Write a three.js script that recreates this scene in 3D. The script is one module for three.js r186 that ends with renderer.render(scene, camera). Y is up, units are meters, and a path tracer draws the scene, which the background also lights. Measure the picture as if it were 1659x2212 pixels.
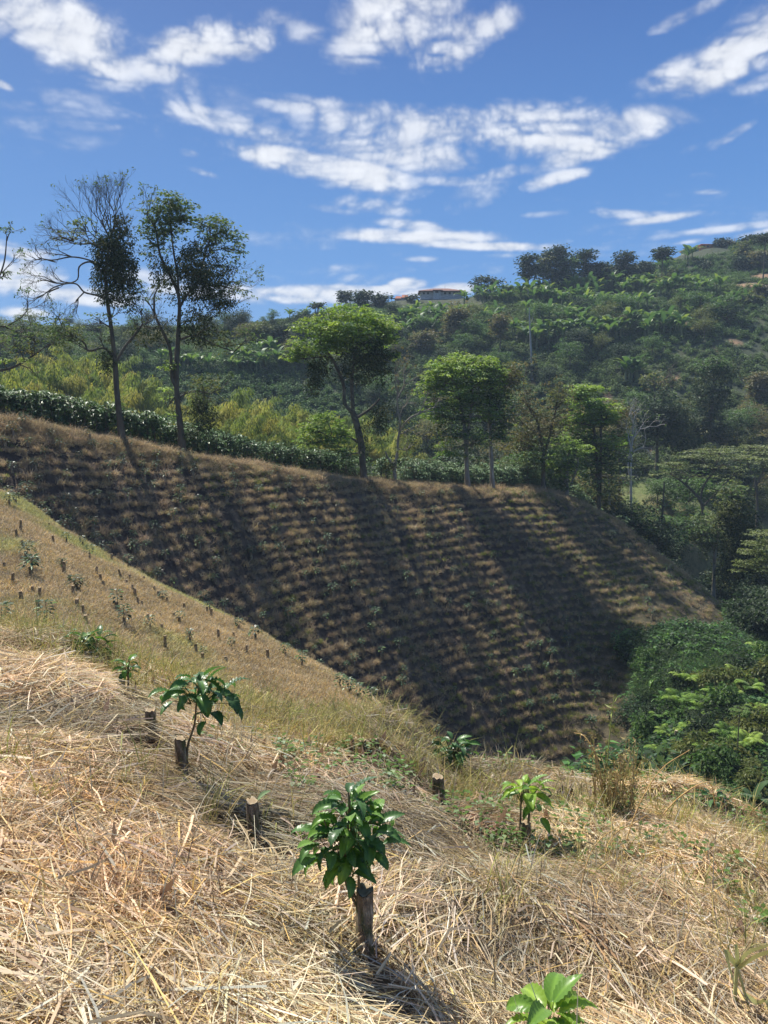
import * as THREE from 'three';
import { mergeGeometries } from 'three/addons/utils/BufferGeometryUtils.js';

// ---------------------------------------------------------------- camera, sky, sun, exposure
const DEG = Math.PI / 180, PITCH = -6 * DEG, F = 1671, CX = 829.5, CY = 1106;
const scene = new THREE.Scene();
const camera = new THREE.PerspectiveCamera(2 * Math.atan(CY / F) / DEG, 768 / 1024, 0.05, 6000);
camera.rotation.x = PITCH;
const renderer = new THREE.WebGLRenderer({ antialias: true });
renderer.toneMapping = THREE.LinearToneMapping;
const EXPOSURE = 1.5;
renderer.toneMappingExposure = EXPOSURE;
renderer.shadowMap.enabled = true;
const SUN_AZ = -35 * DEG, SUN_EL = 53 * DEG;
const sunDir = new THREE.Vector3(Math.sin(SUN_AZ) * Math.cos(SUN_EL), Math.sin(SUN_EL), -Math.cos(SUN_AZ) * Math.cos(SUN_EL));
const sun = new THREE.DirectionalLight(new THREE.Color(1.0, 0.95, 0.86), 5);
sun.position.copy(sunDir).multiplyScalar(300);
sun.target.position.set(0, 0, 0);
sun.castShadow = true;
Object.assign(sun.shadow.camera, { left: -150, right: 150, top: 150, bottom: -150, near: 1, far: 800 });
sun.shadow.mapSize.set(4096, 4096);
scene.add(sun, sun.target);
scene.fog = new THREE.FogExp2(new THREE.Color(0.62, 0.8, 1.0), 0.00035);

// ---------------------------------------------------------------- helpers
function rng(seed) { let a = seed >>> 0; return () => { a = (a + 0x6d2b79f5) | 0; let t = Math.imul(a ^ (a >>> 15), 1 | a); t = (t + Math.imul(t ^ (t >>> 7), 61 | t)) ^ t; return ((t ^ (t >>> 14)) >>> 0) / 4294967296; }; }
let R = rng(7);
const rr = (a, b) => a + (b - a) * R(), pick = (a) => a[Math.floor(R() * a.length)], gauss = () => (R() + R() + R() - 1.5) / 0.75;
const clamp = (x, a, b) => Math.min(b, Math.max(a, x)), lerp = (a, b, t) => a + (b - a) * t, sstep = (a, b, x) => { const t = clamp((x - a) / (b - a), 0, 1); return t * t * (3 - 2 * t); };
const V3 = (x, y, z) => new THREE.Vector3(x, y, z);
const hash = (x, y, z) => { let h = Math.imul(x, 374761393) ^ Math.imul(y, 668265263) ^ Math.imul(z, 2147483647 ^ 1274126177); h = Math.imul(h ^ (h >>> 13), 1274126177); return ((h ^ (h >>> 16)) >>> 0) / 4294967296; };
function vnoise(x, y, z = 0) {
  const ix = Math.floor(x), iy = Math.floor(y), iz = Math.floor(z), fx = x - ix, fy = y - iy, fz = z - iz;
  const u = fx * fx * (3 - 2 * fx), v = fy * fy * (3 - 2 * fy), w = fz * fz * (3 - 2 * fz);
  const L = (k) => lerp(lerp(hash(ix, iy, iz + k), hash(ix + 1, iy, iz + k), u), lerp(hash(ix, iy + 1, iz + k), hash(ix + 1, iy + 1, iz + k), u), v);
  return w === 0 ? L(0) : lerp(L(0), L(1), w);
}
function fbm(x, y, z = 0, o = 4) { let s = 0, a = 0.5, t = 0; for (let i = 0; i < o; i++) { s += a * vnoise(x, y, z); t += a; x = x * 2.03 + 17.1; y = y * 2.03 + 9.7; z = z * 2.03; a *= 0.5; } return s / t; }
function ray(U, V) { return V3((U - CX) / F, -(V - CY) / F, -1).applyAxisAngle(V3(1, 0, 0), PITCH); }
function pol(U, V, r) { const d = ray(U, V), h = Math.hypot(d.x, d.z); return { az: Math.atan2(d.x, -d.z), r, y: (d.y / h) * r }; }
function at(U, V, r) { const p = pol(U, V, r); return V3(Math.sin(p.az) * r, p.y, -Math.cos(p.az) * r); }
const pxSize = (p) => (Math.cos(PITCH) * -p.z + Math.sin(PITCH) * p.y) / F;          // metres per photo pixel at that point
const used = {};
function numbered(n) { const k = used[n] = (used[n] ?? -1) + 1; return k ? n + '_' + String(k).padStart(3, '0') : n; }
function tag(o, label, category, group, kind) { if (label) o.userData.label = label; if (category) o.userData.category = category; if (group) o.userData.group = group; if (kind) o.userData.kind = kind; return o; }
function thing(name, label, category, p, group, kind) { const g = new THREE.Group(); g.name = numbered(name); if (p) g.position.copy(p); scene.add(g); return tag(g, label, category, group, kind); }
function part(parent, name, geo, mat) { const m = new THREE.Mesh(geo, mat); m.name = name; m.castShadow = m.receiveShadow = true; parent.add(m); return m; }
function copyOf(o, label, p, turn = 0, s = 1, group) {
  const c = o.clone(); c.name = numbered(o.name.replace(/_\d{3}$/, '')); c.position.copy(p); c.rotation.set(0, turn, 0); c.scale.setScalar(s); c.userData = { ...o.userData };
  if (label) c.userData.label = label; if (group) c.userData.group = group; scene.add(c); return c;
}
class MB {                                                     // gathers triangles of one mesh
  constructor() { this.p = []; this.n = []; this.c = []; this.i = []; }
  v(p, n, c) { this.p.push(p.x, p.y, p.z); this.n.push(n.x, n.y, n.z); this.c.push(c[0], c[1], c[2]); return this.p.length / 3 - 1; }
  tri(a, b, c) { this.i.push(a, b, c); }
  tube(pts, rad, sides, col, cap) {
    const N = pts.length; let prev = null, side = V3(1, 0, 0);
    for (let k = 0; k < N; k++) {
      const d = pts[Math.min(k + 1, N - 1)].clone().sub(pts[Math.max(k - 1, 0)]).normalize();
      side.sub(d.clone().multiplyScalar(side.dot(d))); if (side.lengthSq() < 1e-6) side.set(0, 0, 1).sub(d.clone().multiplyScalar(d.z)); side.normalize();
      const up = d.clone().cross(side), ring = [];
      for (let s = 0; s < sides; s++) { const a = (s / sides) * 2 * Math.PI, n = side.clone().multiplyScalar(Math.cos(a)).addScaledVector(up, Math.sin(a)); const j = typeof col === 'function' ? col(k, s) : col; ring.push(this.v(pts[k].clone().addScaledVector(n, rad[k]), n, j)); }
      if (prev) for (let s = 0; s < sides; s++) { const t = (s + 1) % sides; this.tri(prev[s], ring[s], prev[t]); this.tri(prev[t], ring[s], ring[t]); }
      if (cap && k === N - 1) { const c = this.v(pts[k], d, cap), e = ring.map((q) => this.v(V3(this.p[q * 3], this.p[q * 3 + 1], this.p[q * 3 + 2]), d, cap)); for (let s = 0; s < sides; s++) this.tri(c, e[(s + 1) % sides], e[s]); }
      prev = ring;
    }
  }
  leaf(p, d, n, L, W, col, bend = 0.15) {                       // a four-cornered leaf bent along its rib
    const s = V3().crossVectors(n, d).normalize(), q = p.clone().addScaledVector(d, L * 0.45), t = p.clone().addScaledVector(d, L).addScaledVector(n, -bend * L);
    const a = this.v(p, n, col), b = this.v(q.clone().addScaledVector(s, W / 2), n, col), c = this.v(t, n, col), e = this.v(q.addScaledVector(s, -W / 2), n, col);
    this.tri(a, b, c); this.tri(a, c, e);
  }
  ribbon(pts, w, nrm, col, taper = 1) {                          // a blade or stem along points
    let prev = null; const N = pts.length;
    for (let k = 0; k < N; k++) {
      const d = pts[Math.min(k + 1, N - 1)].clone().sub(pts[Math.max(k - 1, 0)]), s = V3().crossVectors(d, nrm).normalize(), ww = 0.5 * w * (1 - taper * Math.pow(k / (N - 1), 2)), nn = V3().crossVectors(s, d).normalize();
      if (taper === 1 && k === N - 1) { const t = this.v(pts[k], nn, col); this.tri(prev[0], prev[1], t); break; }
      const a = this.v(pts[k].clone().addScaledVector(s, ww), nn, col), b = this.v(pts[k].clone().addScaledVector(s, -ww), nn, col);
      if (prev) { this.tri(prev[0], prev[1], a); this.tri(prev[1], b, a); }
      prev = [a, b];
    }
  }
  geo() {
    const g = new THREE.BufferGeometry(), P = this.p, N = this.n, I = this.i;
    for (let k = 0; k < I.length; k += 3) {                      // the winding follows the normals
      const a = I[k] * 3, b = I[k + 1] * 3, c = I[k + 2] * 3, ux = P[b] - P[a], uy = P[b + 1] - P[a + 1], uz = P[b + 2] - P[a + 2], vx = P[c] - P[a], vy = P[c + 1] - P[a + 1], vz = P[c + 2] - P[a + 2];
      if ((uy * vz - uz * vy) * (N[a] + N[b] + N[c]) + (uz * vx - ux * vz) * (N[a + 1] + N[b + 1] + N[c + 1]) + (ux * vy - uy * vx) * (N[a + 2] + N[b + 2] + N[c + 2]) < 0) { const t = I[k + 1]; I[k + 1] = I[k + 2]; I[k + 2] = t; }
    }
    g.setAttribute('position', new THREE.BufferAttribute(new Float32Array(this.p), 3)); g.setAttribute('normal', new THREE.BufferAttribute(new Float32Array(this.n), 3)); g.setAttribute('color', new THREE.BufferAttribute(new Float32Array(this.c), 3)); g.setIndex(this.i);
    return g;
  }
}
const tint = (c, v = 0.2) => { const f = 1 + rr(-v, v), h = rr(-v, v) * 0.4; return [c[0] * f * (1 + h), c[1] * f, c[2] * f * (1 - h)]; };
const rot = (d, n, a) => d.clone().applyAxisAngle(n, a);
function randDir() { const z = rr(-1, 1), a = rr(0, 6.2832), s = Math.sqrt(1 - z * z); return V3(s * Math.cos(a), z, s * Math.sin(a)); }

// ---------------------------------------------------------------- sky texture: air and clouds only
function makeSky() {
  const W = 4096, H = 2048, data = new Float32Array(W * H * 4);
  const stops = [[-90, 0.2, 0.27, 0.32], [-1, 0.3, 0.42, 0.5], [0, 0.4, 0.6, 0.86], [5, 0.27, 0.49, 0.83], [10, 0.175, 0.385, 0.78], [17, 0.125, 0.3, 0.68], [27, 0.074, 0.19, 0.515], [50, 0.045, 0.125, 0.4], [90, 0.04, 0.11, 0.36]];
  // [U, V, half width, half height, turn in degrees, strength]
  const list = [[70, 20, 200, 60, 8, 1], [150, 90, 170, 60, 12, 1], [225, 125, 70, 28, 10, 0.85], [430, 95, 150, 34, -14, 0.9], [330, 142, 70, 26, 5, 0.8], [520, 88, 80, 30, -8, 0.9], [610, 55, 80, 24, 8, 0.55], [870, 30, 130, 70, -10, 1], [800, 80, 90, 40, -20, 0.8], [960, 95, 90, 45, -18, 0.85], [1060, 50, 60, 25, -10, 0.75],
    [1590, 120, 170, 48, -20, 1], [1470, 165, 90, 34, -5, 0.9], [1659, 70, 110, 60, -25, 0.95], [1640, 180, 60, 16, -10, 0.5], [1490, 30, 75, 13, -14, 0.55], [470, 262, 130, 22, 9, 0.7], [560, 290, 120, 16, 5, 0.6], [700, 235, 150, 18, 3, 0.65], [820, 270, 170, 40, 6, 0.75], [650, 352, 150, 26, 9, 1], [770, 375, 130, 32, 10, 1], [850, 330, 190, 34, 5, 0.8], [1000, 270, 260, 38, 3, 0.8], [1180, 285, 190, 48, 2, 0.85],
    [1350, 275, 140, 34, -4, 0.9], [1280, 320, 120, 26, -12, 0.85], [1210, 385, 70, 15, -9, 0.8], [1090, 372, 70, 12, -6, 0.6], [980, 392, 110, 10, 2, 0.5], [410, 330, 24, 8, 5, 0.6], [435, 372, 32, 6, 12, 0.55], [800, 445, 85, 16, 6, 0.65], [745, 430, 40, 10, -5, 0.45], [1030, 420, 60, 24, -20, 0.32], [900, 512, 170, 15, 2, 1], [900, 490, 90, 12, 8, 0.8], [1060, 532, 160, 9, 3, 0.9], [1200, 552, 120, 6, 2, 0.55],
    [1350, 462, 90, 11, 5, 0.6], [1420, 473, 80, 8, -3, 0.8], [1560, 496, 160, 8, -2, 0.55], [1640, 503, 60, 6, -5, 0.8], [1585, 290, 50, 11, -22, 0.7], [1520, 312, 40, 7, -12, 0.45], [1530, 415, 30, 5, 5, 0.5], [1490, 522, 40, 4, -5, 0.6], [20, 540, 90, 18, 3, 0.9], [40, 600, 110, 38, 4, 0.9], [180, 640, 160, 20, 2, 0.95], [310, 595, 120, 20, 5, 0.7], [560, 636, 260, 17, 1, 1], [720, 628, 130, 13, 0, 0.95], [60, 680, 55, 16, 0, 1], [880, 614, 42, 14, 0, 1.3], [850, 624, 60, 9, 0, 1.2], [980, 621, 55, 9, -2, 1.1], [900, 630, 150, 10, 0, 1], [770, 602, 30, 10, 0, 0.4], [715, 580, 22, 9, 0, 0.4], [5, 183, 26, 8, 12, 0.9], [910, 560, 40, 5, 0, 0.5], [1180, 463, 45, 5, 0, 0.4], [720, 452, 60, 8, 5, 0.5]]
    .map(([U, V, w, h, t, s]) => { const p = pol(U, V, 1), q = pol(U + 10, V, 1), e = Math.atan(p.y) / DEG, sc = Math.abs(q.az - p.az) / DEG / 10; return { a: p.az / DEG, e, w: w * sc, h: h * sc * 1.03, c: Math.cos(-t * DEG), n: Math.sin(-t * DEG), s, big: 1.8 * Math.max(w, h) * sc }; });
  const out = (i, a, r, g, b) => { data[i] = lerp(data[i], r, a); data[i + 1] = lerp(data[i + 1], g, a); data[i + 2] = lerp(data[i + 2], b, a); };
  const T = DEG * 0.5;
  for (let row = 0; row < H; row++) {
    const el = ((row + 0.5) / H - 0.5) * 180, near = list.filter((c) => Math.abs(el - c.e) < c.big);
    let k = 0; while (k < stops.length - 2 && el > stops[k + 1][0]) k++;
    const t = clamp((el - stops[k][0]) / (stops[k + 1][0] - stops[k][0]), 0, 1), base = [1, 2, 3].map((c) => lerp(stops[k][c], stops[k + 1][c], t));
    const se = Math.sin(Math.max(el, 0.6) * DEG), ce = Math.cos(el * DEG);
    for (let col = 0; col < W; col++) {
      const i = (row * W + col) * 4, lon = ((col + 0.5) / W - 0.5) * 2 * Math.PI, x = Math.cos(lon) * ce, z = Math.sin(lon) * ce, az = Math.atan2(x, -z) / DEG;
      const cs = x * sunDir.x + Math.sin(el * DEG) * sunDir.y + z * sunDir.z, glow = 0.12 * Math.pow(Math.max(0, cs), 6) + 0.25 * Math.pow(Math.max(0, cs), 40);
      data[i] = base[0] + glow; data[i + 1] = base[1] + glow; data[i + 2] = base[2] + glow * 0.9; data[i + 3] = 1;
      if (el > 0.3) {
        const kk = 1 / (se + 0.06), px = x * kk, pz = z * kk, inside = Math.abs(az) < 34 && el < 32;
        let m = 0;
        if (Math.abs(az) < 36) for (const c of near) {
          const dx = (az - c.a), dy = el - c.e; if (Math.abs(dx) > c.big) continue;
          const u = (dx * c.c + dy * c.n) / c.w, v = (-dx * c.n + dy * c.c) / c.h, d = u * u + v * v;
          if (d < 3) m = Math.max(m, c.s * (1 - sstep(0.05, 1.9, d)) ) ;
        }
        const gen = inside ? 0 : sstep(0.52, 0.72, fbm(px * 0.55 + 3, pz * 0.55, 1, 3)) * 0.9 * sstep(1, 6, el);
        const edge = inside ? clamp((34 - Math.abs(az)) / 4, 0, 1) * clamp((32 - el) / 3, 0, 1) : 0;
        m = Math.max(m, gen); if (inside) m = Math.max(m, 0.2 * sstep(0.54, 0.74, fbm(az * 0.05 + 7, 5.5 * Math.log(el + 6), 9, 4)));
        if (m > 0.02) {
          const ax = inside ? az * 0.06 : px * 1.6, ay = inside ? 3.1 * Math.log(el + 6) : pz * 1.6, wx = fbm(ax * 1.3, ay * 1.3, 5, 3) - 0.5, wz = fbm(ax * 1.3 + 40, ay * 1.3, 8, 3) - 0.5, qx = ax + wx * 0.45, qz = ay + wz * 0.45;
          let bil = 0, am = 0.5, fq = 9; for (let o = 0; o < 5; o++) { bil += am * Math.abs(2 * vnoise(qx * fq + o * 7, qz * fq) - 1); fq *= 2.1; am *= 0.6; }
          const fine = fbm(qx * 5, qz * 5, 2, 6), dens = m * 1.25 + (fine - 0.5) * 1.7 + (bil - 0.42) * 1.5 - 0.16;
          const a = 0.88 * sstep(-0.15, 1.45, dens) * clamp(0.3 + m * 0.8, 0, 1);
          const b = 0.70 + 0.24 * sstep(0.1, 1.1, dens) + 0.3 * (bil - 0.4);
          out(i, clamp(a, 0, 0.97), b * 0.97, b * 0.99, b * 1.03);
        }
      }
      data[i] /= EXPOSURE; data[i + 1] /= EXPOSURE; data[i + 2] /= EXPOSURE;
    }
  }
  const tx = new THREE.DataTexture(data, W, H, THREE.RGBAFormat, THREE.FloatType);
  tx.mapping = THREE.EquirectangularReflectionMapping; tx.magFilter = THREE.LinearFilter; tx.needsUpdate = true;
  scene.background = tx; scene.environment = tx;
}
makeSky();

// ---------------------------------------------------------------- terrain: lines of the land, each a list of (azimuth, range, height)
function line(list) { return list.map(([U, V, r, y]) => { const p = pol(U, y === undefined ? V : 1106, r); return { az: p.az, r, y: y === undefined ? p.y : y }; }); }
const RSK = [[0, 0], [38, 55], [70, 101], [95, 124], [125, 148], [175, 190], [262, 265], [345, 340], [900, 900]];
function RS(r) { let k = 0; while (k < RSK.length - 2 && r > RSK[k + 1][0]) k++; return lerp(RSK[k][1], RSK[k + 1][1], (r - RSK[k][0]) / (RSK[k + 1][0] - RSK[k][0])); }
const CREST = line([[-1400, 1330, 9], [-900, 1340, 8.6], [-300, 1360, 8.2], [0, 1368, 7.8], [190, 1402, 7.5], [300, 1445, 7.2], [420, 1500, 6.9], [560, 1553, 7], [700, 1562, 7.2], [860, 1574, 7.4], [940, 1640, 7.5], [1100, 1668, 7.6], [1290, 1700, 7.5], [1430, 1705, 7.5], [1659, 1790, 7.4], [2000, 1900, 7.6], [2800, 2050, 8]]);
const EDGE = line([[-1400, 990, 52], [-900, 1000, 50], [-300, 1035, 47], [0, 1062, 44], [160, 1160, 38], [400, 1290, 34], [640, 1412, 29], [820, 1532, 24.5], [930, 0, 25, -11.4], [1100, 0, 26, -13.2], [1290, 0, 26, -13.6], [1430, 0, 25, -13.4], [1659, 0, 20, -12], [2000, 0, 20, -13], [2800, 0, 20, -13]]);
const GULLY = line([[-1400, 0, 58, -2], [-900, 0, 54, -2.4], [-300, 0, 50, -3.6], [0, 0, 48, -4.7], [200, 0, 46.5, -7.6], [400, 0, 46.5, -11], [640, 0, 48.5, -16.3], [820, 0, 49, -20.6], [1060, 0, 50, -25.5], [1310, 0, 52, -27], [1450, 0, 46, -24], [1659, 0, 33, -19.8], [2000, 0, 30, -19], [2800, 0, 30, -18]]);
const RIDGE = line([[-1400, 860, 46], [-900, 880, 42], [-300, 900, 39], [0, 915, 39.5], [130, 935, 40], [265, 958, 42], [390, 983, 43], [560, 1010, 46], [770, 1040, 50], [1000, 1058, 56], [1200, 1070, 61], [1320, 1120, 63], [1450, 1222, 62], [1600, 1338, 60], [1700, 1385, 58], [2000, 1400, 60], [2800, 1400, 60]].map(([u, v, r]) => [u, v, RS(r)]));
const BENCH = RIDGE.map((p, k) => ({ az: p.az, r: p.r + 8, y: p.y - (k < 11 ? 0.2 : 3.6) }));
const DROP = RIDGE.map((p, k) => ({ az: p.az, r: p.r + 27, y: p.y - (k < 11 ? 6.5 : k < 14 ? 7 : 4) }));
const VALLEY = line([[-1400, 0, 124, -4], [-900, 0, 124, -5], [0, 0, 122, -6], [400, 0, 122, -8.5], [800, 0, 124, -12], [1200, 0, 125, -15], [1450, 0, 120, -15.4], [1659, 0, 118, -24], [2800, 0, 118, -24]]);
const FOOT = line([[-1400, 0, 152, -1], [0, 0, 152, -1], [400, 0, 148, -3], [800, 0, 148, -5.5], [1200, 0, 149, -7], [1400, 0, 150, -6.4], [1659, 0, 156, -10], [2800, 0, 160, -10]]);
const MID = line([[-1400, 760, 192], [0, 765, 192], [500, 780, 190], [1000, 760, 200], [1300, 735, 210], [1659, 705, 225], [2800, 690, 230]]);
const SKYLINE = line([[-1400, 700, 238], [0, 712, 238], [500, 708, 238], [650, 690, 243], [760, 664, 254], [850, 652, 262], [1000, 646, 266], [1120, 628, 270], [1250, 605, 280], [1400, 580, 302], [1480, 550, 320], [1560, 532, 330], [1659, 522, 335], [2800, 480, 345]]);
function onLine(L, az) {                                          // cubic through the line's points along azimuth
  if (az <= L[0].az) return L[0]; const n = L.length - 1; if (az >= L[n].az) return L[n];
  let k = 0; while (az > L[k + 1].az) k++;
  const a = L[Math.max(k - 1, 0)], b = L[k], c = L[k + 1], d = L[Math.min(k + 2, n)], t = (az - b.az) / (c.az - b.az), h = c.az - b.az;
  const f = (q) => { const m1 = b === a ? 0 : ((c[q] - b[q]) / h + (b[q] - a[q]) / (b.az - a.az)) / 2 * h, m2 = c === d ? 0 : ((d[q] - c[q]) / (d.az - c.az) + (c[q] - b[q]) / h) / 2 * h, t2 = t * t, t3 = t2 * t; return (2 * t3 - 3 * t2 + 1) * b[q] + (t3 - 2 * t2 + t) * m1 + (-2 * t3 + 3 * t2) * c[q] + (t3 - t2) * m2; };
  return { az, r: f('r'), y: f('y') };
}
const plane = (x, z) => -1.55 - 0.25 * x + 0.2 * z;
function column(az0) {
  const az = clamp(az0, -52 * DEG, 52 * DEG), s = Math.sin(az), c = Math.cos(az), crest = onLine(CREST, az), edge = onLine(EDGE, az), gully = onLine(GULLY, az), ridge = onLine(RIDGE, az), sky = onLine(SKYLINE, az);
  const delta = crest.y - plane(s * crest.r, -c * crest.r), los = -crest.y / crest.r, los2 = -edge.y / edge.r, step = Math.min(4, (gully.r - edge.r) * 0.4);
  const MD = onLine(MID, az), K = [crest, { r: crest.r + 3, y: crest.y - 3 * (los + 0.24) }, { r: crest.r + 9.5, y: -los * (crest.r + 9.5) - 0.35 }, edge, { r: edge.r + step, y: edge.y - step * (los2 + 0.12) }, gully, { r: lerp(gully.r, ridge.r, 0.1), y: lerp(gully.y, ridge.y, 0.06) }, { r: lerp(gully.r, ridge.r, 0.9), y: lerp(gully.y, ridge.y, 0.92) }, ridge, onLine(BENCH, az), onLine(DROP, az), onLine(VALLEY, az), onLine(FOOT, az), MD, { r: sky.r - 10, y: lerp(MD.y, sky.y, (sky.r - 10 - MD.r) / (sky.r - MD.r)) }, sky, { r: sky.r + 70, y: sky.y - 10 }, { r: 600, y: 20 }, { r: 1200, y: -20 }];
  if (K[4].y < gully.y + 0.2) K[4].y = lerp(edge.y, gully.y, 0.5);
  const n = K.length, m = [], h = [], d = [];
  for (let i = 0; i < n - 1; i++) { h[i] = K[i + 1].r - K[i].r; d[i] = (K[i + 1].y - K[i].y) / h[i]; }
  for (let i = 0; i < n; i++) m[i] = i === 0 ? d[0] * 0.8 : i === n - 1 ? d[n - 2] : d[i - 1] * d[i] <= 0 ? 0 : (3 * (h[i - 1] + h[i])) / ((2 * h[i] + h[i - 1]) / d[i - 1] + (h[i] + 2 * h[i - 1]) / d[i]);
  return {
    crest, edge, gully, ridge, sky,
    y(r) {
      if (r <= crest.r) { const t = r / crest.r; return plane(s * r, -c * r) + delta * t * t; }
      let k = 0; while (k < n - 2 && r > K[k + 1].r) k++;
      const t = Math.min((r - K[k].r) / h[k], 1.5), t2 = t * t, t3 = t2 * t;
      return (2 * t3 - 3 * t2 + 1) * K[k].y + (t3 - 2 * t2 + t) * h[k] * m[k] + (-2 * t3 + 3 * t2) * K[k + 1].y + (t3 - t2) * h[k] * m[k + 1];
    },
  };
}
const ROW = 0.68;
const rowPhase = (y, x, z) => { const p = y / ROW + 1.0 * fbm(x * 0.12, z * 0.12, 3, 3) + 0.3 * vnoise(x * 0.5, z * 0.5, 5); return p - Math.floor(p); };
function heightIn(col, az, r, x, z) {
  let y = col.y(r);
  if (r < col.crest.r + 2) y += 0.28 * (fbm(x * 1.3, z * 1.3, 1, 3) - 0.5) + (r > 2 ? 0.10 * (vnoise(x * 0.45 + 9, z * 0.45) - 0.5) : 0);
  else if (r < col.edge.r + 1) y += 0.28 * (fbm(x * 0.5, z * 0.5, 2, 4) - 0.5) * sstep(0, 3, r - col.crest.r);
  else if (r < col.ridge.r + 4) {
    const w = sstep(col.gully.r + 0.5, col.gully.r + 3, r) * (1 - sstep(col.ridge.r - 1.5, col.ridge.r + 0.5, r)) * (1 - sstep(17 * DEG, 22 * DEG, az));
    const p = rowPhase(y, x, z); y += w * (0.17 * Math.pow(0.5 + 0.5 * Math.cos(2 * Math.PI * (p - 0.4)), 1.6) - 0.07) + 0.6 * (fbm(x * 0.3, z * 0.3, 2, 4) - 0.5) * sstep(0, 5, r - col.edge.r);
  } else y += lerp(0.5, 4.5, sstep(95, 195, r)) * (fbm(x * 0.035, z * 0.035, 4, 4) - 0.5) * (1 - 0.8 * sstep(col.sky.r - 30, col.sky.r, r) * (1 - sstep(col.sky.r + 10, col.sky.r + 80, r)));
  const side = sstep(52 * DEG, 72 * DEG, Math.abs(az));
  if (side > 0) { const q = plane(x, z); y = lerp(y, 14 * Math.tanh(q / 14), side); }
  return y;
}
function H(x, z) { const r = Math.hypot(x, z), az = Math.atan2(x, -z); return heightIn(column(az), az, r, x, z); }
function normalAt(x, z, e = 0.25) { return V3(H(x - e, z) - H(x + e, z), 2 * e, H(x, z - e) - H(x, z + e)).normalize(); }
function hit(U, V, from = 1.2) {                                  // where the line of sight through a photo pixel meets the land
  const d = ray(U, V), h = Math.hypot(d.x, d.z), az = Math.atan2(d.x, -d.z), col = column(az), s = Math.sin(az), c = Math.cos(az), slope = d.y / h;
  let a = from; for (let r = from; r < 700; r += Math.max(0.08, r * 0.006)) { if (slope * r < heightIn(col, az, r, s * r, -c * r)) { let lo = a, hi = r; for (let i = 0; i < 12; i++) { const m = (lo + hi) / 2; slope * m < heightIn(col, az, m, s * m, -c * m) ? (hi = m) : (lo = m); } return V3(s * hi, heightIn(col, az, hi, s * hi, -c * hi), -c * hi); } a = r; }
  return null;
}
const projV = (p, up = 0) => { const q = V3(p.x, p.y + up, p.z).applyAxisAngle(V3(1, 0, 0), -PITCH); return CY + (q.y / q.z) * F; };
const ground = (p, lift = 0) => V3(p.x, H(p.x, p.z) + lift, p.z);
const azr = (az, r) => V3(Math.sin(az) * r, 0, -Math.cos(az) * r);
const azOf = (U) => Math.atan((U - CX) / F);

const SOIL_SPOTS = [[1612, 616, 20], [1645, 596, 16], [1640, 615, 12], [1590, 740, 10], [1545, 752, 7], [1460, 815, 8], [1480, 700, 5], [1150, 826, 7], [1310, 860, 8], [1640, 560, 10], [1640, 910, 8], [1410, 975, 10], [1480, 745, 5]].map(([U, V, r]) => { const p = hit(U, V, 100); return p && { p, r: r * pxSize(p) * 1.4 }; }).filter(Boolean);
const soilAt = (x, z) => { let m = 0; for (const s of SOIL_SPOTS) { const d = Math.hypot(x - s.p.x, z - s.p.z) / s.r; if (d < 1.6) m = Math.max(m, 1 - sstep(0.75, 1.25, d + 0.5 * (vnoise(x * 0.4, z * 0.4) - 0.5))); } return m; };
const clearing = (az, r) => sstep(15.5 * DEG, 18 * DEG, az) * (1 - sstep(27 * DEG, 31 * DEG, az)) * sstep(104, 114, r) * (1 - sstep(138, 150, r));
function noiseTexture(seed, lo, hi, stretch = 1) {
  const N = 256, d = new Uint8Array(N * N * 4), P = (x, y, f) => { const g = (i, j) => hash(((i % f) + f) % f, ((j % f) + f) % f, seed + f), ix = Math.floor(x * f), iy = Math.floor(y * f), fx = x * f - ix, fy = y * f - iy, u = fx * fx * (3 - 2 * fx), v = fy * fy * (3 - 2 * fy); return lerp(lerp(g(ix, iy), g(ix + 1, iy), u), lerp(g(ix, iy + 1), g(ix + 1, iy + 1), u), v); };
  for (let y = 0; y < N; y++) for (let x = 0; x < N; x++) { const v = 0.3 * P(x / N, y / N, 8) + 0.3 * P(x / N, y / N, 24 * stretch) + 0.4 * P(x / N, y / N, 80), q = 255 * lerp(lo, hi, sstep(0.25, 0.75, v)); d.set([q, q, q, 255], (y * N + x) * 4); }
  const t = new THREE.DataTexture(d, N, N); t.wrapS = t.wrapT = THREE.RepeatWrapping; t.magFilter = THREE.LinearFilter; t.needsUpdate = true; return t;
}
const grain = noiseTexture(3, 0.55, 1), barkGrain = noiseTexture(9, 0.45, 1);
const M = {};
M.land = new THREE.MeshStandardMaterial({ vertexColors: true, roughness: 1, map: grain, bumpMap: grain, bumpScale: 0.04 });
M.bark = new THREE.MeshStandardMaterial({ vertexColors: true, roughness: 0.95 });
const leafMat = (o) => new THREE.MeshPhysicalMaterial({ vertexColors: true, roughness: 0.95, side: THREE.DoubleSide, transmission: 0.45, thickness: 0, specularIntensity: 0.4, ...o });
M.leaf = leafMat({ transmission: 0.52 });
M.glossy = leafMat({ transmission: 0.3, clearcoat: 0.3, clearcoatRoughness: 0.33 });
M.field = leafMat({ transmission: 0.3, clearcoat: 0.12, clearcoatRoughness: 0.5 });
M.vine = leafMat({ transmission: 0.25, clearcoat: 0.12, clearcoatRoughness: 0.4 });
M.dry = leafMat({ transmission: 0.36 });
M.straw = leafMat({ transmission: 0.25, clearcoat: 0.12, clearcoatRoughness: 0.45 });

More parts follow.
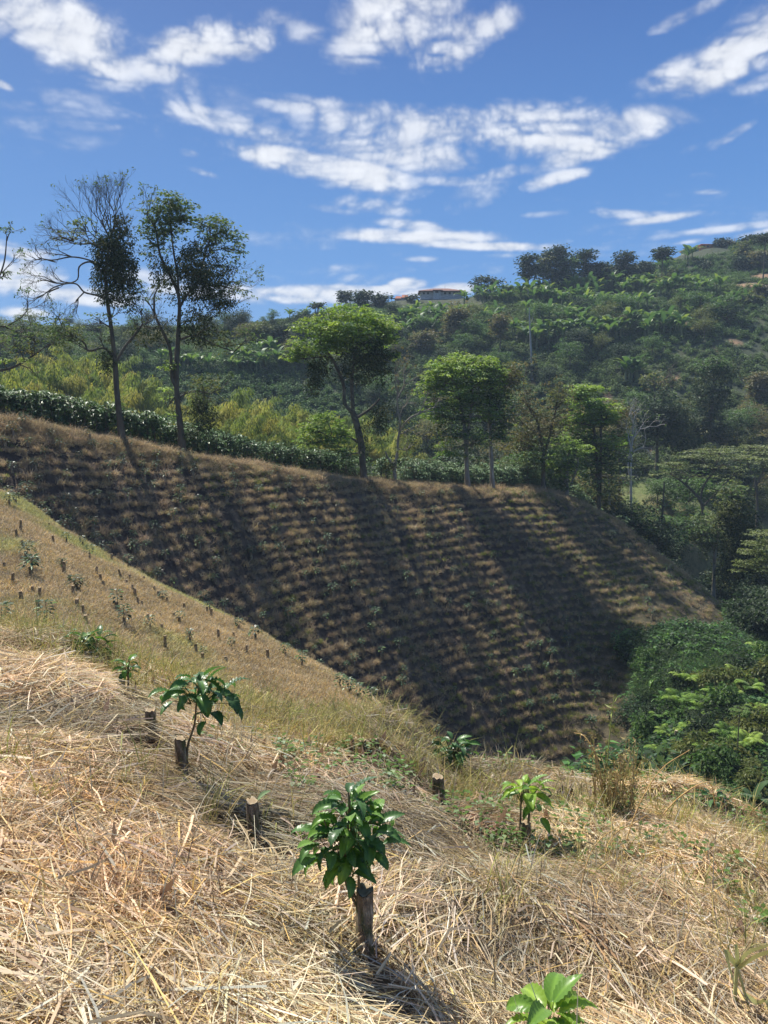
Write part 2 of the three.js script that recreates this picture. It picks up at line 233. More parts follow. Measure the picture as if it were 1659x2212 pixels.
function buildLand() {
  const azs = []; for (let a = -180; a < 180;) { azs.push(a); const b = Math.abs(a + 1e-6); a += b > 60 ? 6 : b > 34 ? 1.5 : 0.17; } azs.push(180);
  const rs = [0]; for (let r = 0.7; r < 1100;) { rs.push(r); r += r < 12 ? Math.max(0.09, r * 0.02) : r < 44 ? 0.3 : r < 97 ? 0.22 : r < 360 ? r * 0.012 : r * 0.12; }
  const g = new MB(), uv = [], up = V3(0, 1, 0), n = rs.length;
  for (const a of azs) {
    const az = a * DEG, s = Math.sin(az), c = Math.cos(az), col = column(az);
    for (const r of rs) {
      const x = s * r, z = -c * r, y = heightIn(col, az, r, x, z);
      let k; const f = fbm(x * 0.8, z * 0.8, 6, 3), f2 = vnoise(x * 4, z * 4), f3 = fbm(x * 0.12, z * 0.12, 9, 3);
      if (r < col.edge.r + 1) { const q = sstep(0.4, 0.62, f * 0.6 + f2 * 0.4); k = [lerp(0.075, 0.2, q), lerp(0.05, 0.145, q), lerp(0.032, 0.08, q)]; }
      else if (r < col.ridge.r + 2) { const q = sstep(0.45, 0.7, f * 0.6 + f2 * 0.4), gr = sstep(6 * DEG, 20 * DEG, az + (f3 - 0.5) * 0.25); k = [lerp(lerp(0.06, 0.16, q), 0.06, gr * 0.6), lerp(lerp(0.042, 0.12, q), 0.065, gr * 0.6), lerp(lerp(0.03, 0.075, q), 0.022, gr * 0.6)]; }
      else {
        const cl = clearing(az, r), so = soilAt(x, z), q = sstep(0.35, 0.65, f3);
        k = [lerp(0.035, 0.06, q), lerp(0.055, 0.075, q), lerp(0.022, 0.03, q)];
        if (r < col.ridge.r + 18) k = [0.13 * (0.7 + 0.6 * f), 0.115 * (0.7 + 0.6 * f), 0.045];
        const gg = sstep(0.4, 0.6, fbm(x * 0.09, z * 0.09, 2, 3)), cg = [lerp(0.13, 0.28, gg), lerp(0.16, 0.23, gg), lerp(0.04, 0.1, gg)];
        k = k.map((v, i) => lerp(lerp(v, cg[i], cl), [0.36, 0.22, 0.12][i] * (0.7 + 0.6 * f2), so));
      }
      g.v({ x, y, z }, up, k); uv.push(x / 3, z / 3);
    }
  }
  for (let i = 0; i < azs.length - 1; i++) for (let j = 0; j < n - 1; j++) { const a = i * n + j, b = a + n; if (j) g.tri(a, a + 1, b); g.tri(b, a + 1, b + 1); }
  const geo = g.geo(); geo.setAttribute('uv', new THREE.BufferAttribute(new Float32Array(uv), 2)); geo.computeVertexNormals();
  const nn = geo.attributes.normal; if (nn.getY(Math.floor(azs.length / 2) * n + 40) < 0) { geo.index.array.reverse(); geo.computeVertexNormals(); }
  const m = new THREE.Mesh(geo, M.land); m.name = 'ground'; m.castShadow = m.receiveShadow = true; tag(m, 'dry mulched near slope, gully, shaded far slope and green hillside beyond', 'ground', null, 'structure'); scene.add(m);
}
buildLand();

// ---------------------------------------------------------------- instanced ground cover
function scatter(parent, name, geos, mat, list) {                // list of [position, normal, turn, scale, colour, variant]
  geos.forEach((geo, k) => {
    const mine = list.filter((l, i) => (l[5] ?? i) % geos.length === k); if (!mine.length) return;
    const im = new THREE.InstancedMesh(geo, mat, mine.length), q = new THREE.Quaternion(), t = new THREE.Quaternion(), m = new THREE.Matrix4(), up = V3(0, 1, 0), c = new THREE.Color();
    mine.forEach(([p, n, turn, s, col], i) => { q.setFromUnitVectors(up, n); t.setFromAxisAngle(up, turn); q.multiply(t); m.compose(p, q, typeof s === 'number' ? V3(s, s, s) : s); im.setMatrixAt(i, m); im.setColorAt(i, c.setRGB(...col)); });
    im.name = name; im.castShadow = im.receiveShadow = true; im.userData.kind = 'stuff'; parent.add(im);
  });
}
const STRAW = [[0.66, 0.56, 0.35], [0.58, 0.47, 0.27], [0.7, 0.62, 0.45], [0.44, 0.34, 0.2], [0.55, 0.48, 0.36], [0.6, 0.46, 0.18], [0.3, 0.22, 0.13]];
function strawMat(n, rad, len, dirSpread, lift) {
  const g = new MB();
  for (let i = 0; i < n; i++) {
    const a = rr(0, 6.283), d0 = Math.sqrt(R()) * rad, th = gauss() * dirSpread, L = len * rr(0.35, 1.25), p = V3(Math.cos(a) * d0, rr(0.0, lift), Math.sin(a) * d0);
    const d = V3(Math.cos(th), gauss() * 0.16, Math.sin(th)).normalize(), sd = V3(-d.z, 0, d.x), cv = gauss() * 0.3 * L, w = R() < 0.1 ? rr(0.006, 0.01) : rr(0.0018, 0.005), kink = R() < 0.3;
    const pts = []; for (let k = 0; k < 4; k++) { const t = k / 3; pts.push(p.clone().addScaledVector(d, (t - 0.5) * L).addScaledVector(sd, cv * (kink ? Math.abs(t - 0.4) : t * t)).add(V3(0, (0.25 - (t - 0.5) * (t - 0.5)) * L * rr(0, 0.25), 0))); }
    g.ribbon(pts, w, V3(gauss() * 0.7, 1, gauss() * 0.7).normalize(), tint(pick(STRAW), 0.25), R() < 0.5 ? 0.9 : 0.2);
  }
  return g.geo();
}
function tuft(n, rad, len, w, spread, cols, droop = 0.5, seg = 3) {
  const g = new MB();
  for (let i = 0; i < n; i++) {
    const a = rr(0, 6.283), o = rr(0, 6.283), d0 = Math.sqrt(R()) * rad, L = len * rr(0.4, 1.2), p = V3(Math.cos(o) * d0, -0.02, Math.sin(o) * d0), tilt = Math.abs(gauss()) * spread, dr = droop * rr(0.2, 1.3);
    const pts = []; for (let k = 0; k <= seg; k++) { const t = k / seg, an = tilt + dr * t * t * 1.6; p.y += 0; pts.push(k ? pts[k - 1].clone().add(V3(Math.cos(a) * Math.sin(an), Math.cos(an), Math.sin(a) * Math.sin(an)).multiplyScalar(L / seg)) : p.clone()); }
    g.ribbon(pts, w * rr(0.7, 1.3), V3(Math.cos(a) + gauss() * 0.5, 0.4, Math.sin(a) + gauss() * 0.5).normalize(), tint(pick(cols), 0.22), 1);
  }
  return g.geo();
}
const DRY = [[0.6, 0.49, 0.31], [0.5, 0.39, 0.24], [0.64, 0.54, 0.37], [0.34, 0.25, 0.16], [0.54, 0.46, 0.25]], GREENISH = [[0.27, 0.3, 0.06], [0.34, 0.33, 0.09], [0.17, 0.23, 0.045]];
const white = () => { const f = rr(0.75, 1.2); return [f, f * rr(0.95, 1.03), f * rr(0.88, 1.05)]; };

const STUMP_FEET = [[787, 2066], [396, 1692], [263, 1508], [985, 1684], [1131, 1828], [325, 1597], [549, 1824], [950, 1758], [785, 1634], [808, 1632]].map(([U, V]) => hit(U, V)), nearFoot = (p, d) => STUMP_FEET.some((f) => { const r = Math.hypot(f.x, f.z); return [1, 1 - 0.18 / r, 1 - 0.36 / r].some((q) => Math.hypot(f.x * q - p.x, f.z * q - p.z) < d); });
function nearStraw() {
  const g = thing('straw', 'pale dry cut grass and straw lying thick over the near slope', 'straw', null, null, 'stuff');
  const mats = [0, 1, 2, 3, 4, 5].map((i) => strawMat(165, 0.3, i % 2 ? 0.5 : 0.34, i < 3 ? 0.35 : 1.4, 0.07)), list = [];
  for (let i = 0; i < 5200; i++) {
    const az = rr(-36, 34) * DEG, col = column(az), t = Math.sqrt(R()), r = lerp(1.6, Math.min(col.crest.r + 1.2, 12.5), t), p = ground(azr(az, r), 0.005);
    const fl = fbm(p.x * 0.45, p.z * 0.45, 3, 2) * 12, v = Math.floor(R() * 6), b = rr(0.5, 0.75) + 0.66 * sstep(0.38, 0.62, fbm(p.x * 1.1, p.z * 1.1, 8, 3)), pk = fbm(p.x * 0.7, p.z * 0.7, 5, 2);
    if (fbm(p.x * 1.3, p.z * 1.3, 12, 2) < 0.4 && R() < 0.85) continue; if (nearFoot(p, 0.34) && R() < 0.93) continue;
    list.push([p, normalAt(p.x, p.z), fl + (v < 3 ? gauss() * 0.5 : R() * 6.28), rr(0.75, 1.25), [b * rr(0.9, 1.1), b * lerp(0.9, 1.02, pk) * rr(0.95, 1.03), b * lerp(0.8, 1.05, pk)], v]);
  }
  scatter(g, 'straw_mat', mats, M.straw, list);
  // standing and arching dry stalks
  const st = [0, 1, 2, 3].map(() => tuft(9, 0.09, 0.32, 0.006, 0.75, STRAW, 1.0, 5)), l2 = [];
  for (let i = 0; i < 2800; i++) { const az = rr(-34, 34) * DEG, col = column(az), r = lerp(2, Math.min(col.crest.r + 0.6, 13), Math.sqrt(R())), p = ground(azr(az, r)); if (fbm(p.x * 0.8, p.z * 0.8, 21, 2) < 0.42 || nearFoot(p, 0.32)) continue; l2.push([p, V3(0, 1, 0), R() * 6.28, rr(0.5, 1.15), white()]); }
  scatter(g, 'dry_stalk', st, M.straw, l2);
}
function litter() {
  const g = thing('leaf_litter', 'curled reddish brown dead leaves strewn among the near straw', 'dead leaves', null, null, 'stuff'), geos = [0, 1, 2].map(() => { const b = new MB(); for (let i = 0; i < 7; i++) { const d = randDir(); d.y *= 0.3; d.normalize(); b.leaf(V3(gauss() * 0.08, rr(0.01, 0.05), gauss() * 0.08), d, V3(gauss() * 0.4, 1, gauss() * 0.4).normalize(), rr(0.05, 0.1), rr(0.025, 0.045), tint(pick([[0.2, 0.085, 0.045], [0.16, 0.09, 0.05], [0.24, 0.13, 0.07]]), 0.3), rr(-0.3, 0.4)); } return b.geo(); }), list = [];
  for (let i = 0; i < 1500; i++) { const az = rr(-34, 33) * DEG, col = column(az), r = lerp(2, Math.min(col.crest.r, 11), Math.sqrt(R())), p = ground(azr(az, r), 0.02); if (fbm(p.x * 0.9 + 4, p.z * 0.9, 31, 3) < 0.52) continue; list.push([p, normalAt(p.x, p.z), R() * 6.28, rr(0.7, 1.3), white()]); }
  scatter(g, 'dead_leaf', geos, M.leaf, list);
}
function nearWeeds() {
  const g = thing('weeds', 'small green broadleaf weeds and grass blades sprouting through the straw', 'weeds', null, null, 'stuff');
  const sp = [0, 1, 2].map(() => { const b = new MB(); for (let i = 0; i < 11; i++) { const a = rr(0, 6.28), d = V3(Math.cos(a), rr(-0.1, 0.7), Math.sin(a)).normalize(), h = rr(0.02, 0.16); b.leaf(V3(Math.cos(a) * 0.02, h, Math.sin(a) * 0.02), d, V3(-d.x * 0.4, 1, -d.z * 0.4).normalize(), rr(0.03, 0.065), rr(0.018, 0.034), tint([0.13, 0.22, 0.04], 0.3)); } b.tube([V3(0, 0, 0), V3(0.005, 0.16, 0)], [0.002, 0.001], 3, [0.12, 0.16, 0.05]); return b.geo(); });
  const gr = [0, 1, 2].map(() => tuft(20, 0.1, 0.42, 0.007, 0.5, [[0.5, 0.45, 0.17], [0.56, 0.48, 0.24], [0.36, 0.37, 0.1], [0.58, 0.47, 0.22]], 0.9, 4)), l1 = [], l2 = [];
  for (let i = 0; i < 2600; i++) { const az = rr(-34, 33) * DEG, col = column(az), r = lerp(2, Math.min(col.crest.r, 12), Math.sqrt(R())), p = ground(azr(az, r)); if (fbm(p.x * 0.75 + 14, p.z * 0.75, 41, 3) < 0.55 || r < 3.3) continue; l1.push([p, V3(0, 1, 0), R() * 6.28, rr(0.5, 1.2), white()]); }
  for (let i = 0; i < 1900; i++) { const az = rr(-32, 30) * DEG, col = column(az), r = lerp(3.5, Math.min(col.crest.r + 1, 14), Math.pow(R(), 0.45)), p = ground(azr(az, r)), e = sstep(0.4, 0.95, r / col.crest.r); if (fbm(p.x * 0.6 + 2, p.z * 0.6, 51, 3) < 0.68 - 0.17 * e) continue; l2.push([p, V3(0, 1, 0), R() * 6.28, rr(0.45, 1.0) * (1 + 0.3 * e * R()), white()]); }
  scatter(g, 'weed_sprout', sp, M.leaf, l1); scatter(g, 'grass_tuft', gr, M.straw, l2);
}
function midSlopeGrass() {
  const g = thing('mown_grass', 'short yellowed mown grass over the sunny slope of stumps', 'grass', null, null, 'stuff');
  const ts = [0, 1, 2, 3].map((i) => tuft(46, 0.34, 0.17, 0.012, 1.1, i < 3 ? STRAW : [...STRAW, [0.36, 0.35, 0.12]], 0.8, 2)), list = [];
  for (let i = 0; i < 26000 && list.length < 15000; i++) {
    const az = rr(-33, 6) * DEG, col = column(az), r = Math.sqrt(lerp((col.crest.r + 3) ** 2, (col.edge.r + 1.5) ** 2, R())), p = ground(azr(az, r));
    const e = sstep(0.82, 1, r / col.edge.r), gn = 0.7 * sstep(0.6, 0.8, fbm(p.x * 0.3, p.z * 0.3, 61, 3) + 0.14 * e), b = rr(0.8, 1.3) * (0.75 + 0.5 * fbm(p.x * 1.2, p.z * 1.2, 7, 2));
    list.push([p, normalAt(p.x, p.z), R() * 6.28, rr(0.9, 1.5), [b * lerp(1, 0.82, gn), b * lerp(0.95, 1.05, gn), b * lerp(0.9, 0.6, gn)]]);
  }
  scatter(g, 'grass_tuft', ts, M.straw, list);
}
function slopeGrass() {
  const g = thing('dry_grass', 'brown dry grass in terraced rows across the shaded slope', 'dry grass', null, null, 'stuff');
  const dry = [0, 1, 2, 3].map((i) => tuft(50, [0.2, 0.3, 0.4, 0.25][i], [0.5, 0.36, 0.3, 0.62][i], 0.02, [0.7, 1.0, 1.2, 0.6][i], DRY, 1.1, 3)), gr = [0, 1].map((i) => tuft(44, 0.26, [0.42, 0.3][i], 0.022, 0.75, GREENISH, 0.9, 3)), l1 = [], l2 = [];
  for (let i = 0; i < 260000 && l1.length + l2.length < 44000; i++) {
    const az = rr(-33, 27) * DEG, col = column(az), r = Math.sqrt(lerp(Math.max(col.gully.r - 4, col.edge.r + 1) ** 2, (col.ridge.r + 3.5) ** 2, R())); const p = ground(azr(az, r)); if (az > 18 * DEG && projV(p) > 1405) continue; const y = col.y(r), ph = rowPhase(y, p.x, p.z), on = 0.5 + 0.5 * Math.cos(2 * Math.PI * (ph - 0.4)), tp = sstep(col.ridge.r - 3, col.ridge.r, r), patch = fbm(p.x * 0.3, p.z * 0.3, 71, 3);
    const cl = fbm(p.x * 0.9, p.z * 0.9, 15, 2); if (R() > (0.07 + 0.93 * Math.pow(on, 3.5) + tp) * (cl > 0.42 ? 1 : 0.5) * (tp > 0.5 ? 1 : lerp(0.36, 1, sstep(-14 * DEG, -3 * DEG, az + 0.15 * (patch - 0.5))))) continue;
    const t = clamp((r - col.gully.r) / (col.ridge.r - col.gully.r), 0, 1), green = clamp(0.05 + sstep(0, 20 * DEG, az) * 0.62 * (1 - 0.55 * t) + tp * 0.2 + (patch - 0.5) * 0.9, 0, 0.9), b = rr(0.65, 1.2) * (0.8 + 0.5 * patch);
    if (R() < green) l2.push([p, normalAt(p.x, p.z).lerp(V3(0, 1, 0), 0.5), R() * 6.28, rr(0.42, 0.95), [b, b, b]]); else l1.push([p, normalAt(p.x, p.z).lerp(V3(0, 1, 0), 0.35), R() * 6.28, rr(0.42, 0.85) * (R() < 0.08 ? 1.7 : 1) * (1 + 0.25 * tp), [b, b * rr(0.92, 1.02), b * rr(0.85, 1.05)]]);
  }
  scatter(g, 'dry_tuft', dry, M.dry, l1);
  const g2 = thing('green_grass', 'yellow green grass spreading down the right part of the shaded slope', 'grass', null, null, 'stuff'); scatter(g2, 'green_tuft', gr, M.leaf, l2);
}
// ---------------------------------------------------------------- small plant shapes
function coffeeLeaf(L, W, droop, ruffle, curl, seed) {           // along +x, upper side +y, with pressed-in side veins
  const ns = 16, nt = 6, g = new MB(), q = rng(seed), tw = (q() - 0.5) * 0.5; let x = 0, y = 0;
  for (let i = 0; i <= ns; i++) {
    const s = i / ns, an = 0.25 - droop * Math.pow(s, 1.2); if (i) { x += (Math.cos(an) * L) / ns; y += (Math.sin(an) * L) / ns; }
    const w = W * 0.5 * (Math.pow(Math.sin(Math.PI * Math.pow(s, 0.82)), 0.85) * (1 - 0.18 * s) + (s < 0.05 ? 0.02 : 0.012));
    for (let j = 0; j <= nt; j++) {
      const t = (j / nt) * 2 - 1, a = Math.abs(t), rf = 1.5 * ruffle * W * a * Math.sin(2 * Math.PI * (s * 7.5 - a * 1.1)) * Math.sin(Math.PI * s), up = a * a * curl * w + rf + a * 0.12 * w + tw * t * w * s;
      g.v(V3(x - Math.sin(an) * up, y + Math.cos(an) * up, t * w * (1 - 0.1 * curl * a)), V3(0, 1, 0), a < 0.08 ? [1.5, 1.4, 1.4] : [1, 1, 1]);
    }
  }
  for (let i = 0; i < ns; i++) for (let j = 0; j < nt; j++) { const a = i * (nt + 1) + j, b = a + nt + 1; g.tri(a, a + 1, b); g.tri(b, a + 1, b + 1); }
  const geo = g.geo(); geo.computeVertexNormals(); return geo;
}
const LEAVES = [0, 1, 2, 3, 4, 5].map((i) => coffeeLeaf(1, 0.43 + 0.03 * (i % 3), 0.7 + 0.25 * i, 0.05 + 0.008 * (i % 3), i % 2 ? 0.35 : 0.1, i + 1));
const leafCol = (r, g, b, o = {}) => new THREE.MeshPhysicalMaterial({ color: new THREE.Color().setRGB(r, g, b), vertexColors: true, roughness: 0.95, transmission: 0.38, thickness: 0, specularIntensity: 0.4, clearcoat: 0.8, clearcoatRoughness: 0.34, side: THREE.DoubleSide, ...o });
const FG = { dark: [leafCol(0.038, 0.115, 0.025), leafCol(0.055, 0.15, 0.028), leafCol(0.08, 0.195, 0.032)], lime: [leafCol(0.34, 0.5, 0.04, { transmission: 0.5 }), leafCol(0.25, 0.42, 0.04, { transmission: 0.48 }), leafCol(0.14, 0.29, 0.03, { transmission: 0.4 })] };
function setLeaf(m, p, d, roll, L) {
  const x = d.clone().normalize(), up = V3(0, 1, 0), z = V3().crossVectors(x, up).normalize(), y = V3().crossVectors(z, x); const b = new THREE.Matrix4().makeBasis(x, y, z), q = new THREE.Quaternion().setFromRotationMatrix(b); q.multiply(new THREE.Quaternion().setFromAxisAngle(V3(1, 0, 0), roll)); m.position.copy(p); m.quaternion.copy(q); m.scale.setScalar(L);
}
const barkCol = (c, v = 0.3) => () => tint(c, v);
function stumpGeo(h, r, lean, seed, mossy) {                      // bark and cut top with bumps and a flared foot
  const q = rng(seed), n = 9, pts = [], rad = [], sides = 14, lob = [q() * 6, q() * 6, q() * 6];
  for (let k = 0; k <= n; k++) { const t = k / n; pts.push(V3(lean * t * h, -0.06 + t * (h + 0.06), lean * 0.3 * t * h)); rad.push(r * (1.06 + 0.45 * Math.pow(1 - t, 4) + 0.05 * Math.sin(t * 13 + lob[2]) - 0.1 * t)); }
  const b = new MB(); b.tube(pts, rad, sides, () => [1, 1, 1]);
  const P = b.p, uv = [];
  for (let k = 0; k <= n; k++) for (let s = 0; s < sides; s++) { const i = (k * sides + s) * 3, a = (s / sides) * 6.283, f = 1 + 0.1 * Math.sin(2 * a + lob[0] + k * 0.2) + 0.07 * Math.sin(5 * a + lob[1]) + (q() - 0.5) * 0.1; P[i] = pts[k].x + (P[i] - pts[k].x) * f; P[i + 2] = pts[k].z + (P[i + 2] - pts[k].z) * f; if (k === n) P[i + 1] += 0.16 * r * Math.cos(a + lob[0]) + (q() - 0.5) * 0.02; const c = mossy && q() < 0.25 ? [0.2, 0.2, 0.08] : q() < 0.35 ? [0.55, 0.45, 0.32] : [0.34, 0.25, 0.16], v = 0.75 + 0.5 * q(); b.c[i] = c[0] * v; b.c[i + 1] = c[1] * v; b.c[i + 2] = c[2] * v; }
  for (let i = 0; i < P.length; i += 3) uv.push(Math.atan2(P[i + 2], P[i]) * 0.4, P[i + 1] * 1.5);
  const geo = b.geo(); geo.setAttribute('uv', new THREE.BufferAttribute(new Float32Array(uv), 2)); geo.computeVertexNormals();
  const top = new MB(), rim = []; for (let s = 0; s < sides; s++) { const i = (n * sides + s) * 3; rim.push(V3(P[i], P[i + 1], P[i + 2])); }
  const c = rim.reduce((a, p) => a.add(p), V3(0, 0, 0)).multiplyScalar(1 / sides), up = V3(0, 1, 0), k0 = top.v(c, up, [0.28, 0.21, 0.13]), rg = [0.55, 0.97].map((f, j) => rim.map((p) => top.v(c.clone().lerp(p, f).add(V3(0, (q() - 0.5) * 0.006 + 0.003, 0)), up, tint(j ? [0.36, 0.28, 0.18] : [0.26, 0.19, 0.11], 0.25))));
  for (let s = 0; s < sides; s++) { const t = (s + 1) % sides; top.tri(k0, rg[0][t], rg[0][s]); top.tri(rg[0][s], rg[0][t], rg[1][s]); top.tri(rg[1][s], rg[0][t], rg[1][t]); }
  return [geo, top.geo()];
}
M.stump = new THREE.MeshStandardMaterial({ vertexColors: true, roughness: 0.95, map: barkGrain, bumpMap: barkGrain, bumpScale: 0.012 });
function addStump(t, p0, topPx, base, k, radPx, seed, mossy, name = 'stump') {
  const top = topPx, h = (base[1] - top[1]) * k * 1.02, lean = ((top[0] - base[0]) * k) / h, [a, b] = stumpGeo(h, radPx * k, lean, seed, mossy);
  if (name) { const m = part(t, name, a, M.stump); m.position.copy(p0); part(m, 'cut_face', b, M.bark); } else { part(t, 'bark', a, M.stump).position.copy(p0); part(t, 'cut_face', b, M.bark).position.copy(p0); }
}
// a regrown coffee plant: base pixel, stumps [[topU, topV, baseU, baseV, radius]], stems (pixel polylines), crown [U, V, rx, ry], leaves
function coffeePlant(name, label, base, stumps, stems, crowns, leafPx, mats, seed) {
  R = rng(seed); const p0 = hit(...base), k = pxSize(p0), rng0 = Math.hypot(p0.x, p0.z), t = thing(name, label, 'coffee plant', p0), rel = (U, V) => at(U, V, rng0).sub(p0);
  stumps.forEach(([tu, tv, bu, bv, r], i) => addStump(t, rel(bu, bv), [tu, tv], [bu, bv], k, r, seed + i, true));
  for (const s of stems) { const b = new MB(); b.tube(new THREE.CatmullRomCurve3(s.map(([U, V]) => rel(U, V))).getPoints(10), Array.from({ length: 11 }, (_, i) => lerp(3.2, 1.6, i / 10) * k), 6, barkCol([0.17, 0.13, 0.07])); part(t, 'stem', b.geo(), M.bark); }
  let shapes = 0;
  for (const [U, V, rx, ry, n, from] of crowns) {
    const c = rel(U, V), X = rx * k, Y = ry * k, root = rel(...(from ?? [U, V + ry * 0.9])), tw = new MB();
    for (let i = 0; i < n; i++) {
      const h = 1 - (2 * (i + 0.5)) / n + rr(-0.12, 0.12), ph = i * 2.4 + rr(-0.4, 0.4), w = Math.sqrt(Math.max(0.05, 1 - h * h * 0.8)), o = rr(0.25, 0.62) * w, a = c.clone().add(V3(Math.cos(ph) * o * X, h * Y * 0.72, Math.sin(ph) * o * X * 0.85));
      const d = V3(Math.cos(ph), lerp(-0.35, 0.6, (h + 1) / 2) + rr(-0.25, 0.25), Math.sin(ph)), m = part(t, 'leaf', LEAVES[(i + shapes) % 6], pick(mats));
      setLeaf(m, a, d, rr(-0.5, 0.5), leafPx * k * rr(0.62, 1.1));
      if (i % 2 === 0) tw.tube([root.clone().lerp(c, 0.25), root.clone().lerp(a, 0.6).add(V3(0, 0.01, 0)), a], [1.3 * k, k, 0.8 * k], 4, [0.1, 0.12, 0.04]);
    }
    part(t, 'twigs', tw.geo(), M.bark); shapes += n;
  }
  return t;
}
// ---------------------------------------------------------------- trees
const C = { bright: [[0.24, 0.36, 0.035], [0.19, 0.32, 0.03], [0.29, 0.4, 0.05]], vine: [[0.03, 0.055, 0.016], [0.045, 0.075, 0.02], [0.075, 0.09, 0.025], [0.025, 0.042, 0.014], [0.1, 0.11, 0.03]], mid: [[0.08, 0.16, 0.03], [0.1, 0.19, 0.035], [0.065, 0.135, 0.03]], pale: [[0.13, 0.2, 0.06], [0.1, 0.17, 0.05], [0.15, 0.2, 0.05]], olive: [[0.14, 0.17, 0.04], [0.17, 0.19, 0.045], [0.11, 0.15, 0.035]], brown: [[0.19, 0.16, 0.06], [0.15, 0.15, 0.045], [0.22, 0.19, 0.07], [0.13, 0.16, 0.04]], dark: [[0.03, 0.06, 0.02], [0.04, 0.075, 0.025], [0.05, 0.08, 0.028]], flat: [[0.15, 0.2, 0.035], [0.19, 0.235, 0.045], [0.13, 0.18, 0.03]], yellow: [[0.22, 0.19, 0.03], [0.16, 0.18, 0.035]] };
const STY = { bright: { col: C.bright, d: 1.5, L: 8, flat: 0.45, per: 26, cs: 10, up: 0.7 }, vine: { col: C.vine, d: 1.45, L: 6, flat: 1.5, per: 15, cs: 9, up: 0.2, droop: 0.8 }, sparse: { col: C.pale, d: 0.45, L: 7, flat: 0.6, per: 9, cs: 7, up: 0.45, droop: 0.3 }, pale: { col: C.pale, d: 1.0, L: 8, flat: 0.5, per: 12, cs: 9, up: 0.5, droop: 0.2 }, brown: { col: C.brown, d: 1.3, L: 6.5, flat: 0.7, per: 10, cs: 8, up: 0.45 }, olive: { col: C.olive, d: 1.2, L: 6.5, flat: 0.7, per: 14, cs: 8, up: 0.5 }, mid: { col: C.mid, d: 1.4, L: 7, flat: 0.6, per: 18, cs: 8, up: 0.6 }, dark: { col: C.dark, d: 1.5, L: 7, flat: 0.7, per: 16, cs: 9, up: 0.5 }, flat: { col: C.flat, d: 1.9, L: 6, flat: 0.16, per: 34, cs: 13, up: 0.85 }, yellow: { col: C.yellow, d: 0.5, L: 6, flat: 0.7, per: 8, cs: 7, up: 0.4 } };
function leafCloud(b, c, rx, ry, rz, k, s, mul = 1, ends) {        // c, radii in metres, k metres per photo pixel
  const count = Math.round(s.d * mul * Math.PI * (rx / k) * (ry / k) * 0.2143 * 1.25), nc = Math.max(3, Math.round(count / s.per));
  for (let j = 0; j < nc; j++) {
    const o = randDir().multiplyScalar(Math.pow(R(), 0.42)), f = 1 + 0.5 * (vnoise(o.x * 2.2 + c.x, o.y * 2.2 + c.y, o.z * 2.2) - 0.45) * 2, q = V3(c.x + o.x * rx * f, c.y + o.y * ry * f, c.z + o.z * rz * f), tc = tint(pick(s.col), 0.16), cs = s.cs * k * rr(0.6, 1.4);
    if (ends) ends.push(q);
    for (let i = 0; i < s.per; i++) {
      const a = rr(0, 6.283), d = V3(Math.cos(a), gauss() * 0.35 - (s.droop ?? 0.1), Math.sin(a)).normalize(), n = V3(gauss() * (1 - s.up) * 1.6, s.up + 0.15, gauss() * (1 - s.up) * 1.6), rad = cs * Math.pow(R(), 0.5);
      n.addScaledVector(d, -n.dot(d)).normalize();
      const L = s.L * 0.92 * k * rr(0.6, 1.25), w = gauss() * 0.5;
      b.leaf(V3(q.x + Math.cos(a) * rad, q.y + w * cs * s.flat - 0.25 * s.flat * rad, q.z + Math.sin(a) * rad), d, n, L, L * rr(0.38, 0.55), tint(tc, 0.14), 0.2);
    }
  }
}
function limb(b, a, c, r0, r1, col, wob = 0.12, seg = 5) {
  const L = a.distanceTo(c), pts = [], rad = []; const w = randDir().multiplyScalar(L * wob), w2 = randDir().multiplyScalar(L * wob * 0.5);
  for (let i = 0; i <= seg; i++) { const t = i / seg, s = Math.sin(Math.PI * t), p = a.clone().lerp(c, t).addScaledVector(w, s).addScaledVector(w2, Math.sin(2 * Math.PI * t)); p.y += L * 0.06 * s; pts.push(p); rad.push(lerp(r0, r1, t)); }
  b.tube(pts, rad, r0 > 0.05 ? 6 : 4, col); return pts;
}
function twigs(b, p, d, L, r, depth, col, spread = 0.6, rise = 0.12, tips) {
  const pts = [p.clone()], dir = d.clone(), rad = [r]; for (let i = 1; i <= 3; i++) { dir.addScaledVector(randDir(), 0.2).add(V3(0, rise * 0.5, 0)).normalize(); pts.push(pts[i - 1].clone().addScaledVector(dir, L / 3)); rad.push(lerp(r, r * 0.62, i / 3)); }
  b.tube(pts, rad, r > 0.03 ? 5 : 3, col);
  if (depth <= 0) { if (tips) tips.push(pts[3]); return; }
  const n = 2 + (R() < 0.55 ? 1 : 0);
  for (let i = 0; i < n; i++) { const s = pts[i === 0 ? 3 : R() < 0.5 ? 2 : 3], ax = V3().crossVectors(dir, randDir()).normalize(); twigs(b, s, rot(dir, ax, rr(0.35, 1.1) * spread), L * rr(0.62, 0.86), r * rr(0.52, 0.66), depth - 1, col, spread, rise, tips); }
}
